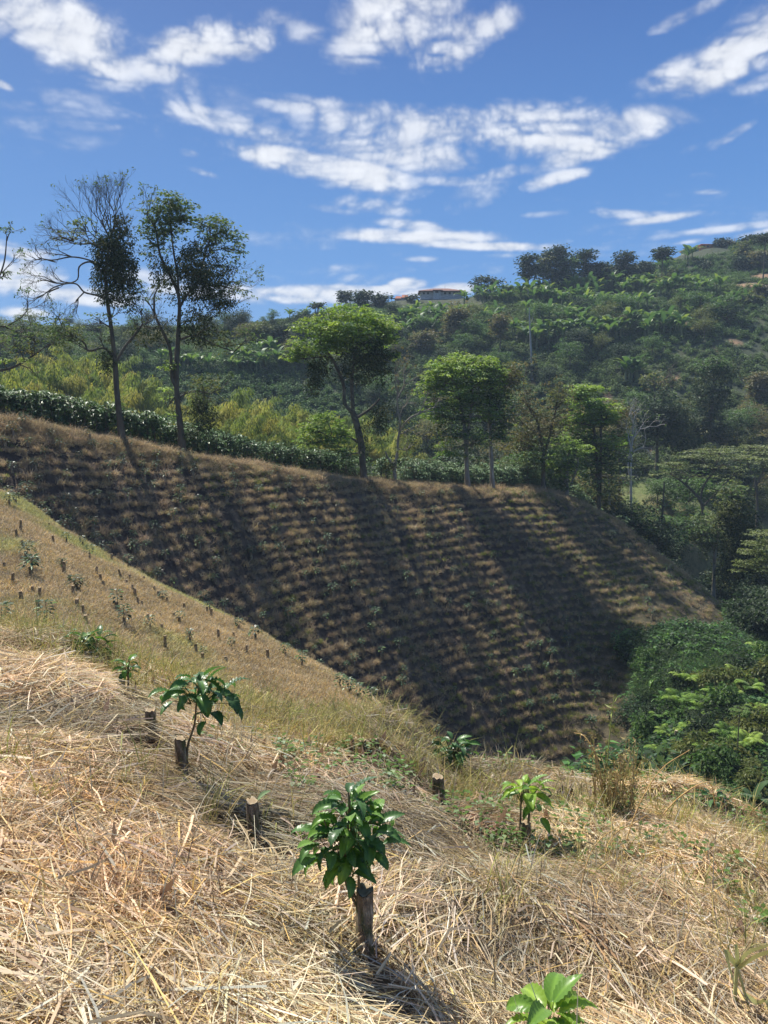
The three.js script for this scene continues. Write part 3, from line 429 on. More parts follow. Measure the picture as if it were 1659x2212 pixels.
// spec: base [U, V, range]; stems [[U, V, radius px], ...]; crown / vines / extra: [style, U, V, rx, ry, depth px]; twigs [U, V, toU, toV, length px, depth]
function tree(o) {
  R = rng(o.seed); if (!o.far) o.base[2] = RS(o.base[2]); const p0 = at(...o.base); const gy = H(p0.x, p0.z); if (o.snap) p0.y = gy; const k = pxSize(p0), rg = o.base[2];
  const t = thing(o.name ?? 'tree', o.label, o.cat ?? 'tree', V3(p0.x, o.snap ? gy : p0.y, p0.z)), rel = (U, V, dz = 0) => { const q = at(U, V, rg).sub(p0); q.z += dz * k; return q; };
  const bark = o.bark ?? [0.1, 0.085, 0.06], bc = () => { const c = tint(bark, 0.3); return R() < 0.15 ? [c[0] * 1.5, c[1] * 1.5, c[2] * 1.4] : c; }, wood = new MB(), anchor = [];
  o.stems.forEach((s, si) => {
    const pts = s.map(([U, V, r, dz], i) => rel(U, V, dz ?? 0)); if (si === 0) { pts[0].y = Math.min(pts[0].y, gy - p0.y) - 0.3; }
    const cv = new THREE.CatmullRomCurve3(pts), n = s.length * 4, out = [], rad = []; for (let i = 0; i <= n; i++) { const u = i / n, f = u * (s.length - 1), a = Math.min(Math.floor(f), s.length - 2); out.push(cv.getPoint(u)); rad.push(lerp(s[a][2], s[a + 1][2], f - a) * k * 0.74 * (si === 0 ? 1 + 0.5 * Math.pow(1 - u, 14) : 1) * rr(0.92, 1.08) * (o.seed === 11 && si > 2 ? 0.75 : 1)); }
    wood.tube(out, rad, s[0][2] * k > 0.06 ? 9 : 6, bc); out.forEach((p, i) => { if (i > n * 0.35) anchor.push([p, rad[i]]); });
  });
  const tips = [];
  for (const [U, V, U2, V2, L, depth, spread, rise] of (o.twigs ?? []).flatMap((q) => Array(o.fans ?? 1).fill(q))) { const a = rel(U, V), d = rel(U2, V2).sub(a); d.z += rr(-0.3, 0.3) * d.length(); twigs(wood, a, d.normalize(), L * k, (o.twigR ?? 1.7) * k * (0.5 + 0.12 * depth), depth, bc, spread ?? 0.75, rise ?? 0.12, tips); }
  const by = {};
  for (let [style, U, V, rx, ry, dz, mul] of o.crown ?? []) {
    if (style === 'vine' && o.seed < 13) { rx *= 1.22; ry *= 1.15; } if (style === 'bright' && (o.seed === 19 || o.seed === 20)) rx *= 1.3; if (style === 'bright' || style === 'pale') { rx *= 1.08; ry *= 1.3; }
    const c = rel(U, V, dz ?? rr(-0.35, 0.35) * rx), s = STY[style], ends = [], name = s === STY.vine ? 'ivy' : 'crown'; const b = (by[name + style] ??= { b: new MB(), name, style }).b;
    leafCloud(b, c, rx * k, ry * k, Math.max(rx, ry * 0.7) * k * 0.9, k, s, mul ?? 1, ends);
    if (s !== STY.vine && !o.noLimbs && anchor.length) {
      const low = c.clone().add(V3(0, -ry * k * 0.4, 0)); let best = anchor[0], bd = 1e9; for (const a of anchor) { const d = a[0].distanceTo(low) + Math.max(0, a[0].y - low.y) * 2; if (d < bd) { bd = d; best = a; } }
      const m = limb(wood, best[0], low, Math.min(best[1] * 0.7, 2.2 * k), 0.9 * k, bc); for (let i = 0; i < Math.min(9, ends.length); i++) limb(wood, m[3 + (i % 3)], pick(ends), 0.8 * k, 0.3 * k, bc, 0.15, 3);
    }
  }
  if (o.tipLeaves && tips.length) { const s = STY[o.tipLeaves], b = (by['crown' + o.tipLeaves] ??= { b: new MB(), name: 'crown', style: o.tipLeaves }).b; for (const q of tips) if (R() < (o.tipShare ?? 0.3)) { const tc = pick(s.col); for (let i = 0; i < 4; i++) { const d = randDir(); d.y -= 0.6; d.normalize(); const n = randDir(); n.addScaledVector(d, -n.dot(d)).normalize(); b.leaf(q.clone().addScaledVector(randDir(), 2.5 * k), d, n, s.L * k * rr(0.5, 1), s.L * k * 0.4, tint(tc, 0.2)); } } }
  part(t, 'trunk', wood.geo(), M.bark);
  for (const e of Object.values(by)) part(t, e.name, e.b.geo(), e.style === 'vine' || e.style === 'dark' ? M.vine : M.leaf);
  return t;
}
function ridgeTrees() {
  tree({ seed: 11, label: 'tall half bare tree with fanning leafless limbs and dark vine clump, leftmost whole ridge tree', base: [265, 962, 42.5], snap: 1, stems: [[[266, 965, 10], [260, 915, 8.5], [254, 860, 8], [249, 790, 7.5], [247, 765, 6.5], [240, 705, 5.5], [232, 650, 5], [228, 600, 4], [235, 540, 3], [250, 470, 2]], [[250, 785, 4], [268, 752, 4], [290, 725, 3.5], [312, 702, 2.5, 12]], [[246, 770, 4], [225, 752, 3.5], [190, 757, 3], [183, 742, 2.6], [163, 728, 2]],
    [[231, 645, 4], [205, 637, 3.6], [182, 631, 3.2], [164, 613, 3], [127, 622, 2.4, 15], [95, 636, 1.8]], [[230, 600, 3.6], [196, 566, 3.2], [172, 575, 2.8], [160, 602, 2.4, -15], [122, 612, 2], [85, 600, 1.5]], [[229, 580, 3.4], [193, 562, 3], [156, 555, 2.6], [120, 566, 2.2, 18], [82, 556, 1.5]], [[232, 545, 3.2], [200, 527, 2.8], [160, 522, 2.4, -20], [118, 515, 1.7]]],
    twigs: [[240, 520, 175, 425, 42, 5, 0.6, 0.2], [242, 510, 215, 425, 42, 5, 0.6, 0.25], [246, 500, 262, 425, 40, 5, 0.6, 0.25], [235, 530, 130, 460, 45, 5, 0.6, 0.15], [232, 545, 110, 500, 44, 4, 0.7], [250, 520, 290, 480, 26, 4, 0.8], [160, 522, 90, 500, 26, 4, 0.8, 0.2], [120, 566, 70, 560, 26, 4, 0.8, 0], [156, 555, 110, 540, 26, 4, 0.8], [127, 622, 70, 640, 26, 4, 0.8, -0.1], [95, 636, 60, 660, 22, 3, 0.9, -0.15], [164, 613, 120, 600, 26, 4, 0.8], [122, 612, 70, 590, 26, 4, 0.8, 0], [182, 631, 140, 670, 26, 4, 0.8, -0.2], [163, 728, 120, 700, 30, 4, 0.9], [190, 757, 150, 730, 26, 3, 0.9], [225, 752, 200, 705, 22, 3, 0.9], [312, 702, 340, 680, 26, 4, 0.9], [290, 725, 310, 690, 22, 3, 0.9], [236, 690, 270, 660, 24, 3, 0.9]], tipLeaves: 'sparse', tipShare: 0.05, fans: 2, twigR: 1.4,
    crown: [['vine', 238, 540, 30, 34, 0, 1], ['vine', 252, 560, 42, 62, 0, 1.15], ['vine', 258, 492, 16, 30, 0], ['vine', 262, 618, 40, 46, 0, 0.8], ['vine', 235, 590, 24, 44, 5, 1], ['olive', 155, 508, 42, 20, 0, 0.45], ['sparse', 185, 490, 40, 22, 0, 0.6], ['vine', 234, 775, 11, 32, 0, 1], ['sparse', 130, 712, 48, 38, 0, 0.7], ['olive', 150, 725, 40, 30, 10, 0.35], ['sparse', 215, 690, 40, 22, 0, 0.5], ['vine', 300, 712, 20, 10, 0, 0.5], ['sparse', 300, 655, 30, 30, 0, 0.4]] });
  tree({ seed: 12, label: 'tall green topped tree with dark vine masses and mossy trunk beside the half bare tree', base: [394, 980, 44], snap: 1, stems: [[[395, 985, 10], [391, 930, 8.5], [386, 890, 8], [381, 825, 7.5], [383, 760, 6.8], [386, 705, 6], [386, 640, 5], [364, 588, 4], [346, 551, 3.4], [338, 500, 2.6]], [[382, 840, 5], [372, 818, 5], [367, 752, 4.6], [349, 711, 4], [335, 680, 3.2], [333, 640, 2.5]], [[386, 668, 4], [402, 640, 3.6], [425, 610, 3], [440, 560, 2.6], [455, 510, 2]], [[384, 735, 3.2], [420, 725, 2.8], [465, 745, 2.2], [505, 760, 1.6, 10]], [[386, 640, 3.6], [384, 600, 3], [372, 540, 2.6, -10], [368, 480, 2]], [[384, 860, 3], [415, 845, 2.4], [455, 850, 1.8, 8]]],
    twigs: [[335, 680, 310, 640, 30, 4, 0.8], [333, 640, 345, 600, 28, 4, 0.8], [349, 711, 300, 700, 28, 3, 0.9], [505, 760, 540, 735, 26, 4, 0.8], [470, 640, 520, 590, 40, 5, 0.75], [480, 660, 520, 640, 34, 4, 0.85], [455, 850, 490, 835, 24, 3, 0.9], [420, 725, 500, 700, 36, 4, 0.8], [338, 500, 312, 440, 34, 4, 0.8], [440, 560, 500, 500, 36, 4, 0.8]], tipLeaves: 'sparse', tipShare: 0.5,
    crown: [['pale', 366, 445, 36, 24, 0, 0.95], ['pale', 335, 470, 30, 26, 0, 0.8], ['pale', 398, 468, 34, 24, 0, 0.9], ['pale', 362, 490, 44, 22, 0, 0.7], ['pale', 330, 515, 30, 26, 0, 0.6], ['pale', 455, 488, 34, 18, 0, 0.75], ['pale', 492, 498, 30, 18, 0, 0.75], ['pale', 515, 530, 18, 20, 0, 0.6], ['sparse', 470, 520, 40, 24, 0, 0.9], ['vine', 352, 585, 26, 56, 0, 0.7], ['vine', 436, 568, 46, 48, 0, 1.1], ['vine', 455, 618, 44, 44, 0, 0.9], ['vine', 410, 600, 26, 52, 0, 0.8], ['vine', 470, 655, 44, 24, 0, 0.5], ['vine', 420, 695, 34, 26, 0, 0.9], ['vine', 445, 726, 46, 18, 0, 0.45], ['vine', 330, 718, 30, 22, 0, 0.55], ['sparse', 512, 610, 26, 40, 0, 0.45], ['olive', 440, 840, 44, 40, 0, 0.5], ['vine', 436, 900, 26, 38, 8, 0.8], ['olive', 436, 880, 36, 40, 6, 0.4], ['bright', 372, 800, 14, 24, 0, 0.3], ['bright', 362, 865, 12, 30, 0, 0.25], ['olive', 490, 735, 50, 26, 0, 0.3]] });
  tree({ seed: 13, label: 'mossy tree leaning in from the left edge with thin leafy twigs', base: [-110, 940, 40], snap: 1, stems: [[[-110, 950, 11], [-100, 870, 10], [-80, 790, 8], [-70, 700, 6], [-50, 600, 4], [-30, 520, 3]], [[-85, 810, 6], [-40, 790, 5], [0, 800, 4.5], [40, 788, 3.4], [75, 765, 2.4]], [[-70, 700, 4.5], [-30, 700, 3.6], [10, 705, 2.6], [40, 690, 2]], [[-50, 640, 4], [-10, 610, 3], [8, 570, 2.2], [15, 510, 1.6]]], twigs: [[15, 520, 22, 480, 20, 2, 0.8], [5, 590, 35, 560, 26, 3, 0.8], [40, 690, 90, 660, 30, 4, 0.85], [10, 705, 50, 720, 28, 3, 0.9], [75, 765, 120, 740, 30, 4, 0.9], [40, 788, 90, 800, 26, 3, 0.9]], tipLeaves: 'sparse', tipShare: 0.6,
    crown: [['sparse', 70, 715, 55, 36, 0, 0.7], ['sparse', 30, 735, 50, 30, 0, 0.6], ['yellow', 70, 760, 40, 22, 0, 0.5], ['bright', 8, 782, 12, 8, 0, 0.8], ['bright', 55, 778, 9, 6, 0, 0.8], ['sparse', 12, 495, 14, 14, 0, 0.8], ['sparse', 12, 590, 14, 16, 0, 0.9]] });
  tree({ seed: 14, label: 'spreading bright green umbrella tree with dark hanging vines and forked trunk, beside the hedge gap', base: [784, 1040, 51], snap: 1, stems: [[[787, 1042, 11], [783, 1000, 9.5], [780, 960, 10], [768, 908, 10], [760, 887, 8]], [[762, 892, 6], [745, 872, 5.5], [743, 836, 5], [730, 800, 4.5], [714, 770, 3.5], [690, 740, 2.6]], [[762, 885, 6], [761, 850, 5.4], [760, 815, 5], [766, 770, 4], [775, 720, 3]], [[772, 902, 4], [800, 883, 3.6], [820, 862, 3]], [[780, 960, 4], [755, 945, 3.2], [715, 945, 2.4, 10]]],
    crown: [['bright', 770, 684, 58, 16, 0, 1.2], ['bright', 820, 700, 30, 14, -6], ['bright', 694, 705, 46, 20, 0], ['bright', 752, 722, 74, 20, 8, 1.2], ['bright', 648, 748, 34, 14, 0], ['bright', 706, 746, 50, 18, 10], ['bright', 836, 720, 26, 18, 0], ['bright', 852, 768, 12, 8, 0], ['bright', 640, 770, 24, 9, 8], ['mid', 790, 735, 48, 24, 0, 1.1], ['vine', 792, 765, 50, 36, 0, 1.15], ['vine', 768, 800, 34, 34, 0, 0.8], ['vine', 812, 800, 26, 34, 0, 0.9], ['vine', 690, 792, 26, 32, 0, 1], ['vine', 678, 826, 18, 26, 4, 1], ['vine', 818, 915, 22, 34, 0, 0.9], ['vine', 822, 878, 24, 14, 0, 0.7], ['bright', 690, 925, 38, 13, 20, 1.1], ['bright', 678, 952, 30, 10, 24, 1.1], ['bright', 722, 950, 34, 16, 16, 0.9], ['bright', 742, 925, 22, 20, 10, 0.7], ['bright', 705, 900, 26, 10, 14, 0.9], ['mid', 740, 980, 34, 22, 10, 0.6], ['vine', 782, 945, 15, 40, 0, 0.5]] });
  tree({ seed: 15, label: 'small stubby tree with pale lower trunk and bushy fork, right of the umbrella tree', base: [855, 1052, 53], snap: 1, bark: [0.26, 0.23, 0.18], stems: [[[855, 1056, 6], [853, 1030, 5.5], [852, 1012, 6], [858, 980, 4], [860, 949, 3.4], [864, 915, 3], [858, 876, 2.6], [861, 820, 2]], [[854, 1008, 3.6], [840, 992, 3], [832, 975, 2]], [[863, 930, 3], [883, 905, 2.6], [905, 893, 2.2], [925, 885, 1.6]]], twigs: [[861, 830, 845, 790, 30, 5, 0.8], [859, 860, 885, 800, 32, 5, 0.8], [862, 850, 840, 815, 28, 4, 0.9], [925, 885, 950, 870, 20, 3, 0.9], [864, 900, 880, 860, 26, 4, 0.9], [905, 893, 920, 860, 22, 3, 0.9]], tipLeaves: 'brown', tipShare: 0.15,
    crown: [['vine', 848, 1000, 16, 14, 0, 0.9], ['olive', 880, 960, 28, 26, 10, 0.4], ['yellow', 880, 925, 30, 20, 0, 0.5]] });
  tree({ seed: 16, label: 'twin stemmed bright green tree with layered crown, nearest the pale coffee hedge', base: [1009, 1054, 57], snap: 1, bark: [0.24, 0.21, 0.17], stems: [[[1011, 1056, 7.5], [1008, 1005, 6.4], [1006, 950, 6], [1002, 912, 5], [996, 870, 4], [985, 830, 3]], [[1008, 960, 4.5], [1014, 910, 4], [1020, 860, 3.4], [1020, 810, 2.6]]], crown: [['bright', 1003, 778, 56, 14, 0, 1.2], ['bright', 944, 796, 32, 15, 0], ['bright', 1056, 794, 32, 16, 0], ['bright', 1003, 806, 66, 16, 6, 1.1], ['mid', 1030, 822, 50, 20, 0, 1], ['bright', 960, 818, 34, 16, 4], ['bright', 985, 852, 52, 15, 0, 1.1], ['bright', 1018, 872, 36, 14, 8], ['bright', 950, 870, 24, 11, 0], ['pale', 985, 880, 56, 22, 0, 0.5], ['mid', 1000, 905, 44, 18, 0, 0.5], ['bright', 967, 968, 22, 20, 12, 0.6], ['yellow', 955, 930, 40, 26, 10, 0.6], ['bright', 955, 895, 38, 14, 6, 0.9], ['bright', 1040, 892, 36, 14, 8, 0.9], ['mid', 985, 932, 44, 22, 8, 0.7], ['bright', 925, 838, 26, 14, 0], ['bright', 1072, 828, 26, 14, 6], ['pale', 1020, 950, 40, 30, 10, 0.5]] });
  tree({ seed: 17, label: 'slender pale trunked tree with dark green and rusty crown, right of the twin stemmed one', base: [1063, 1054, 58], snap: 1, bark: [0.26, 0.23, 0.19], stems: [[[1064, 1057, 6.5], [1062, 1000, 5.6], [1060, 960, 5.4], [1057, 912, 4.6], [1060, 850, 3.6], [1066, 800, 2.4]], [[1059, 940, 2.6], [1075, 925, 2.2], [1090, 915, 1.8]]], crown: [['mid', 1064, 830, 34, 34, 0, 0.9], ['mid', 1078, 872, 30, 26, 0, 0.9], ['vine', 1070, 860, 24, 30, 0, 0.6], ['brown', 1102, 815, 24, 36, 10, 0.8], ['yellow', 1104, 812, 24, 34, 10, 0.9], ['mid', 1085, 940, 26, 14, 0, 0.8], ['mid', 1062, 895, 26, 18, 0, 0.5], ['pale', 1085, 905, 30, 30, 8, 0.7], ['mid', 1060, 935, 30, 20, 6, 0.6], ['mid', 1050, 790, 26, 18, 0, 0.9]] });
  tree({ seed: 18, label: 'brownish thin crowned tree with dark mossy trunk, between the hedge end and the lime tree', base: [1174, 1060, 62], snap: 1, stems: [[[1174, 1062, 6.5], [1174, 1010, 5.5], [1173, 975, 5.6], [1166, 935, 4], [1155, 890, 3]], [[1175, 985, 4], [1188, 940, 3.4], [1200, 890, 2.6]]], twigs: [[1155, 900, 1120, 850, 40, 5, 0.8], [1188, 930, 1215, 870, 40, 5, 0.8], [1166, 935, 1110, 930, 36, 4, 0.8]], tipLeaves: 'brown', tipShare: 0.5, crown: [['brown', 1162, 920, 62, 36, 0, 0.75], ['brown', 1130, 950, 50, 30, 0, 0.6], ['brown', 1135, 865, 34, 28, 8, 0.4], ['olive', 1204, 852, 26, 26, 8, 1], ['brown', 1195, 905, 44, 34, 0, 0.6], ['yellow', 1120, 965, 40, 24, 0, 0.8], ['pale', 1180, 975, 50, 30, 8, 0.6], ['olive', 1150, 1000, 44, 22, 8, 0.6]] });
  tree({ seed: 19, label: 'short lime green tree leaning left on the ridge crest', base: [1226, 1062, 64], snap: 1, bark: [0.25, 0.22, 0.18], stems: [[[1226, 1064, 4.6], [1225, 1020, 4], [1227, 985, 3.6], [1238, 950, 2.6]], [[1232, 1050, 3], [1245, 1015, 2.6], [1250, 985, 2]]], crown: [['bright', 1202, 992, 22, 14, 0, 1.1], ['bright', 1196, 1006, 18, 10, 0], ['bright', 1215, 1015, 26, 16, 5, 0.8], ['mid', 1232, 990, 30, 26, 0, 0.9], ['bright', 1206, 950, 14, 18, 0, 0.6], ['mid', 1215, 1040, 30, 16, 6, 0.8], ['bright', 1245, 965, 22, 18, 4, 0.8]] });
  tree({ seed: 20, label: 'large bright green tree with two thin dark stems ending the ridge tree line', base: [1295, 1092, 67], snap: 1, stems: [[[1296, 1096, 5.6], [1292, 1040, 5], [1288, 980, 4.6], [1283, 925, 4], [1272, 880, 3], [1262, 845, 2]], [[1296, 1080, 4], [1298, 1010, 3.8], [1298, 940, 3.4], [1300, 895, 2.4]]], twigs: [[1283, 925, 1225, 890, 40, 4, 0.7], [1290, 960, 1240, 930, 40, 4, 0.7]], crown: [['bright', 1262, 840, 24, 11, 0, 1.1], ['bright', 1247, 855, 22, 13, 0], ['bright', 1268, 872, 32, 15, 0, 1.1], ['bright', 1296, 884, 30, 14, 0, 1.1], ['bright', 1242, 905, 18, 22, 0, 0.9], ['bright', 1280, 900, 34, 16, 0], ['mid', 1300, 918, 30, 24, 0, 1], ['mid', 1276, 955, 40, 26, 0, 0.9], ['mid', 1290, 990, 30, 24, 0, 0.6], ['bright', 1312, 900, 20, 14, 0, 0.8], ['bright', 1248, 945, 24, 18, 6, 0.8], ['bright', 1312, 952, 28, 20, 6, 0.8], ['mid', 1264, 1000, 36, 26, 6, 0.8], ['pale', 1322, 995, 30, 26, 4, 0.8], ['pale', 1285, 1040, 34, 24, 6, 0.6]] });
  tree({ seed: 21, label: 'brown leaved tree half hidden behind the large bright green tree', base: [1340, 1085, 78], snap: 1, stems: [[[1340, 1090, 4], [1338, 1000, 3.6], [1336, 940, 3], [1330, 890, 2]]], crown: [['brown', 1338, 905, 34, 34, 0, 0.9], ['brown', 1318, 880, 26, 20, 0, 0.7], ['olive', 1345, 950, 28, 28, 0, 0.6]] });
  tree({ seed: 22, label: 'tall thin bone white trunk with a grey leafless twiggy top', base: [1364, 1150, 76], bark: [0.36, 0.34, 0.31], stems: [[[1364, 1160, 3.8], [1363, 1080, 3.4], [1363, 1020, 3.2], [1364, 975, 2.8], [1367, 930, 2]], [[1363, 1045, 2.4], [1357, 1010, 2.2], [1362, 970, 1.8], [1376, 925, 1.4]]], twigs: [[1367, 940, 1360, 890, 26, 5, 0.8], [1366, 950, 1390, 910, 28, 5, 0.8], [1364, 970, 1345, 930, 26, 4, 0.9], [1364, 980, 1395, 960, 28, 4, 0.9, 0]], twigR: 1.8, tipLeaves: 'pale', tipShare: 0.12 });
  tree({ seed: 23, label: 'short pale trunked flat crowned tree below the ridge end', base: [1317, 1098, 73], bark: [0.3, 0.28, 0.25], stems: [[[1317, 1102, 4], [1316, 1060, 3.6], [1314, 1030, 3]]], crown: [['flat', 1318, 1008, 48, 11, 0, 0.8], ['flat', 1345, 1028, 32, 8, 10, 0.6], ['flat', 1285, 1018, 30, 8, 0, 0.7]] });
  tree({ seed: 24, label: 'thin mossy pole like tree with small leaf rosettes above the slope shoulder', base: [1428, 1190, 74], stems: [[[1428, 1200, 3.4], [1430, 1120, 3.2], [1433, 1080, 2.4], [1435, 1040, 1.8]], [[1431, 1100, 2], [1440, 1088, 1.6], [1448, 1084, 1.2]], [[1430, 1105, 2], [1424, 1095, 1.6]]], crown: [['yellow', 1425, 1086, 8, 6, 0, 1.5], ['pale', 1442, 1088, 8, 5, 0, 1.2], ['pale', 1437, 1136, 14, 6, 0, 1.2], ['pale', 1420, 1130, 8, 5, 0, 1], ['sparse', 1434, 1155, 18, 14, 0, 0.5]] });
  tree({ seed: 25, label: 'tall vine smothered tree with pale left tufts at the end of the dry spur', base: [1542, 1282, 63], snap: 1, bark: [0.24, 0.22, 0.17], stems: [[[1542, 1290, 5.4], [1543, 1230, 5], [1546, 1180, 5], [1560, 1120, 4.5], [1575, 1070, 3]], [[1546, 1190, 3.5], [1528, 1160, 3], [1512, 1140, 2]]], crown: [['vine', 1592, 1150, 40, 70, 0, 1.2], ['dark', 1585, 1110, 36, 50, 0, 0.8], ['olive', 1570, 1090, 34, 30, 14, 1.1], ['pale', 1576, 1056, 30, 14, 6, 1], ['pale', 1510, 1142, 34, 30, 10, 0.9], ['olive', 1520, 1160, 30, 26, 6, 0.7], ['vine', 1600, 1215, 50, 50, 0, 1.2], ['olive', 1562, 1128, 24, 30, 18, 0.8], ['vine', 1575, 1240, 40, 30, 0, 0.8]] });
  tree({ seed: 26, label: 'feathery pale green flat branches reaching in at the right edge', base: [1790, 1420, 44], snap: 1, stems: [[[1790, 1440, 9], [1780, 1330, 8], [1750, 1240, 6], [1715, 1180, 4]], [[1760, 1260, 4], [1710, 1222, 3], [1660, 1215, 2]], [[1770, 1290, 4], [1700, 1246, 3], [1640, 1235, 1.8]]], crown: [['flat', 1655, 1150, 46, 8, 0, 1.1], ['flat', 1648, 1172, 50, 8, 10, 1.1], ['flat', 1640, 1194, 46, 8, 0, 1.1], ['flat', 1636, 1212, 46, 8, -8, 1.1], ['flat', 1606, 1222, 20, 5, 0, 1], ['flat', 1655, 1228, 36, 7, 5, 1], ['flat', 1700, 1180, 60, 14, 0, 1], ['flat', 1594, 1232, 10, 3, 0, 1]] });
  tree({ seed: 27, label: 'broad flat topped olive tree with slanting trunk below the dark rounded tree', base: [1524, 1118, 92], snap: 1, stems: [[[1524, 1122, 5], [1515, 1086, 4.6], [1497, 1062, 4], [1475, 1042, 3], [1450, 1025, 2]], [[1512, 1082, 3.6], [1520, 1050, 3], [1545, 1015, 2.2]], [[1518, 1095, 3], [1560, 1050, 2.4], [1600, 1010, 1.8]]], crown: [['flat', 1555, 975, 70, 8, 0, 1], ['flat', 1500, 986, 60, 8, 10, 1], ['flat', 1590, 990, 60, 8, 14, 0.9], ['flat', 1455, 1003, 46, 7, 0, 0.9], ['flat', 1530, 1008, 60, 8, 20, 0.8], ['flat', 1440, 1022, 36, 6, 6, 0.7], ['flat', 1490, 1028, 44, 6, 0, 0.6], ['flat', 1580, 1025, 44, 7, 10, 0.6]] });
  tree({ seed: 28, label: 'second flat topped olive tree behind, cut by the right edge', base: [1640, 1075, 104], snap: 1, stems: [[[1640, 1085, 4], [1632, 1040, 3.4], [1618, 1010, 2.4]], [[1634, 1050, 3], [1652, 1010, 2]]], crown: [['flat', 1620, 966, 50, 7, 0, 1], ['flat', 1665, 975, 56, 8, 10, 1], ['flat', 1610, 985, 40, 6, 0, 0.8], ['flat', 1660, 1000, 44, 7, 0, 0.7]] });
  tree({ seed: 29, label: 'low flat branched tree whose limbs spread just behind the pale hedge', base: [1160, 1050, 86], snap: 1, stems: [[[1180, 1060, 4], [1172, 1035, 3.6], [1150, 1018, 3], [1120, 1005, 2]]], crown: [['flat', 1110, 998, 56, 7, 0, 0.9], ['flat', 1160, 992, 50, 6, 10, 0.8], ['flat', 1085, 1012, 40, 6, 0, 0.7], ['flat', 1270, 998, 50, 6, 0, 0.8]] });
  tree({ seed: 30, label: 'big dark rounded tree casting deep shade in the valley right of centre', base: [1420, 975, 124], snap: 1, stems: [[[1420, 985, 5], [1420, 930, 4], [1418, 890, 3]]], crown: [['dark', 1419, 890, 52, 44, 0, 1.2], ['dark', 1400, 915, 40, 40, 10, 1], ['vine', 1440, 925, 46, 40, 0, 1], ['dark', 1450, 890, 30, 30, 0, 0.9], ['vine', 1470, 950, 50, 24, 10, 0.8]] });
  tree({ seed: 31, label: 'olive topped shrubby tree with grey bare side just above the dark rounded tree', base: [1415, 870, 150], snap: 1, stems: [[[1415, 870, 3], [1414, 840, 2.6], [1412, 815, 2]]], twigs: [[1420, 840, 1445, 805, 22, 5, 0.9], [1425, 850, 1455, 830, 22, 4, 0.9]], crown: [['olive', 1408, 818, 22, 14, 0, 1], ['brown', 1432, 835, 28, 24, 0, 0.4]] });
  tree({ seed: 32, label: 'leaning column of vines with two round dark tops, on the right of the far slope', base: [1535, 935, 140], snap: 1, stems: [[[1535, 945, 4], [1536, 890, 3.6], [1542, 840, 3], [1540, 790, 2]]], crown: [['mid', 1540, 785, 38, 16, 0, 1.1], ['vine', 1548, 800, 40, 26, 0, 1.2], ['dark', 1540, 845, 34, 20, 10, 1.1], ['vine', 1548, 858, 30, 24, 0, 1], ['dark', 1530, 895, 26, 34, 0, 0.9], ['vine', 1510, 840, 14, 40, 0, 0.8], ['vine', 1550, 930, 50, 20, 0, 0.8]] });
  tree({ seed: 33, label: 'tall bare grey pole trunk with ivy on its lower half on the far slope', base: [1149, 818, 172], bark: [0.32, 0.3, 0.27], stems: [[[1149, 830, 4], [1148, 780, 3], [1145, 720, 2.4], [1143, 664, 1.2]], [[1145, 700, 1], [1150, 690, 0.8], [1153, 676, 0.5]]], crown: [['dark', 1148, 790, 5, 28, 0, 3]], noLimbs: 1 });
  tree({ seed: 34, label: 'layered green tree on the far slope near the orange soil strip', base: [1568, 720, 215], snap: 1, stems: [[[1568, 725, 2.6], [1570, 690, 2], [1572, 660, 1.4]]], crown: [['mid', 1572, 645, 26, 8, 0, 1], ['mid', 1560, 660, 34, 9, 0, 1], ['dark', 1575, 675, 34, 12, 6, 1], ['mid', 1580, 690, 30, 9, 0, 0.8]] });
  tree({ seed: 35, label: 'low olive brown round tree left of the layered green tree', base: [1514, 722, 205], snap: 1, stems: [[[1514, 725, 2], [1514, 705, 1.6]]], crown: [['olive', 1514, 700, 28, 18, 0, 0.9], ['brown', 1520, 706, 24, 14, 0, 0.6]] });
  tree({ seed: 36, label: 'rounded olive green tree below the upper hill houses', base: [1456, 618, 262], snap: 1, stems: [[[1456, 622, 1.8], [1456, 600, 1.4]]], crown: [['olive', 1455, 592, 26, 18, 0, 1.2], ['olive', 1448, 606, 30, 14, 0, 1]] });
  tree({ seed: 37, label: 'dark wide crowned tree on the skyline right of the long roofed house', base: [1050, 645, 263], snap: 1, stems: [[[1050, 650, 2.4], [1048, 632, 2], [1046, 618, 1.4]]], crown: [['dark', 1048, 602, 30, 9, 0, 1.1], ['dark', 1070, 608, 20, 9, 0, 1], ['dark', 1035, 612, 24, 8, 0, 0.9], ['dark', 1056, 626, 30, 12, 0, 0.7]] });
  const euc = [[1141, 600, 568, 18, 20, 'dark', 'leftmost'], [1172, 600, 572, 18, 16, 'olive', 'short second'], [1198, 612, 556, 26, 26, 'dark', 'tallest'], [1225, 606, 575, 24, 18, 'mid', 'bushy middle'], [1262, 600, 556, 22, 18, 'dark', 'pale topped'], [1290, 600, 580, 26, 14, 'dark', 'low broad'], [1349, 606, 564, 18, 24, 'dark', 'narrow lone'], [1325, 600, 584, 22, 14, 'olive', 'low olive'], [1385, 596, 574, 24, 10, 'dark', 'small skyline']];
  euc.forEach(([U, Vb, V, rx, ry, st, w], i) => tree({ seed: 60 + i, label: w + ' tree of the tall grove on the skyline right of centre', base: [U, Vb, 258 + i * 3], snap: 1, bark: [0.2, 0.19, 0.17], stems: [[[U, Vb + 6, 2], [U + 1, V + ry, 1.6], [U, V, 1]]], crown: [[st, U - rx * 0.35, V - ry * 0.2, rx * 0.75, ry * 0.6, 0, 2], [st, U + rx * 0.4, V - ry * 0.45, rx * 0.65, ry * 0.55, 4, 2], [st, U, V + ry * 0.5, rx * 1.05, ry * 0.75, 0, 1.8], [st, U + rx * 0.2, Vb - 12, rx * 1.1, 16, 0, 1.6]] }));
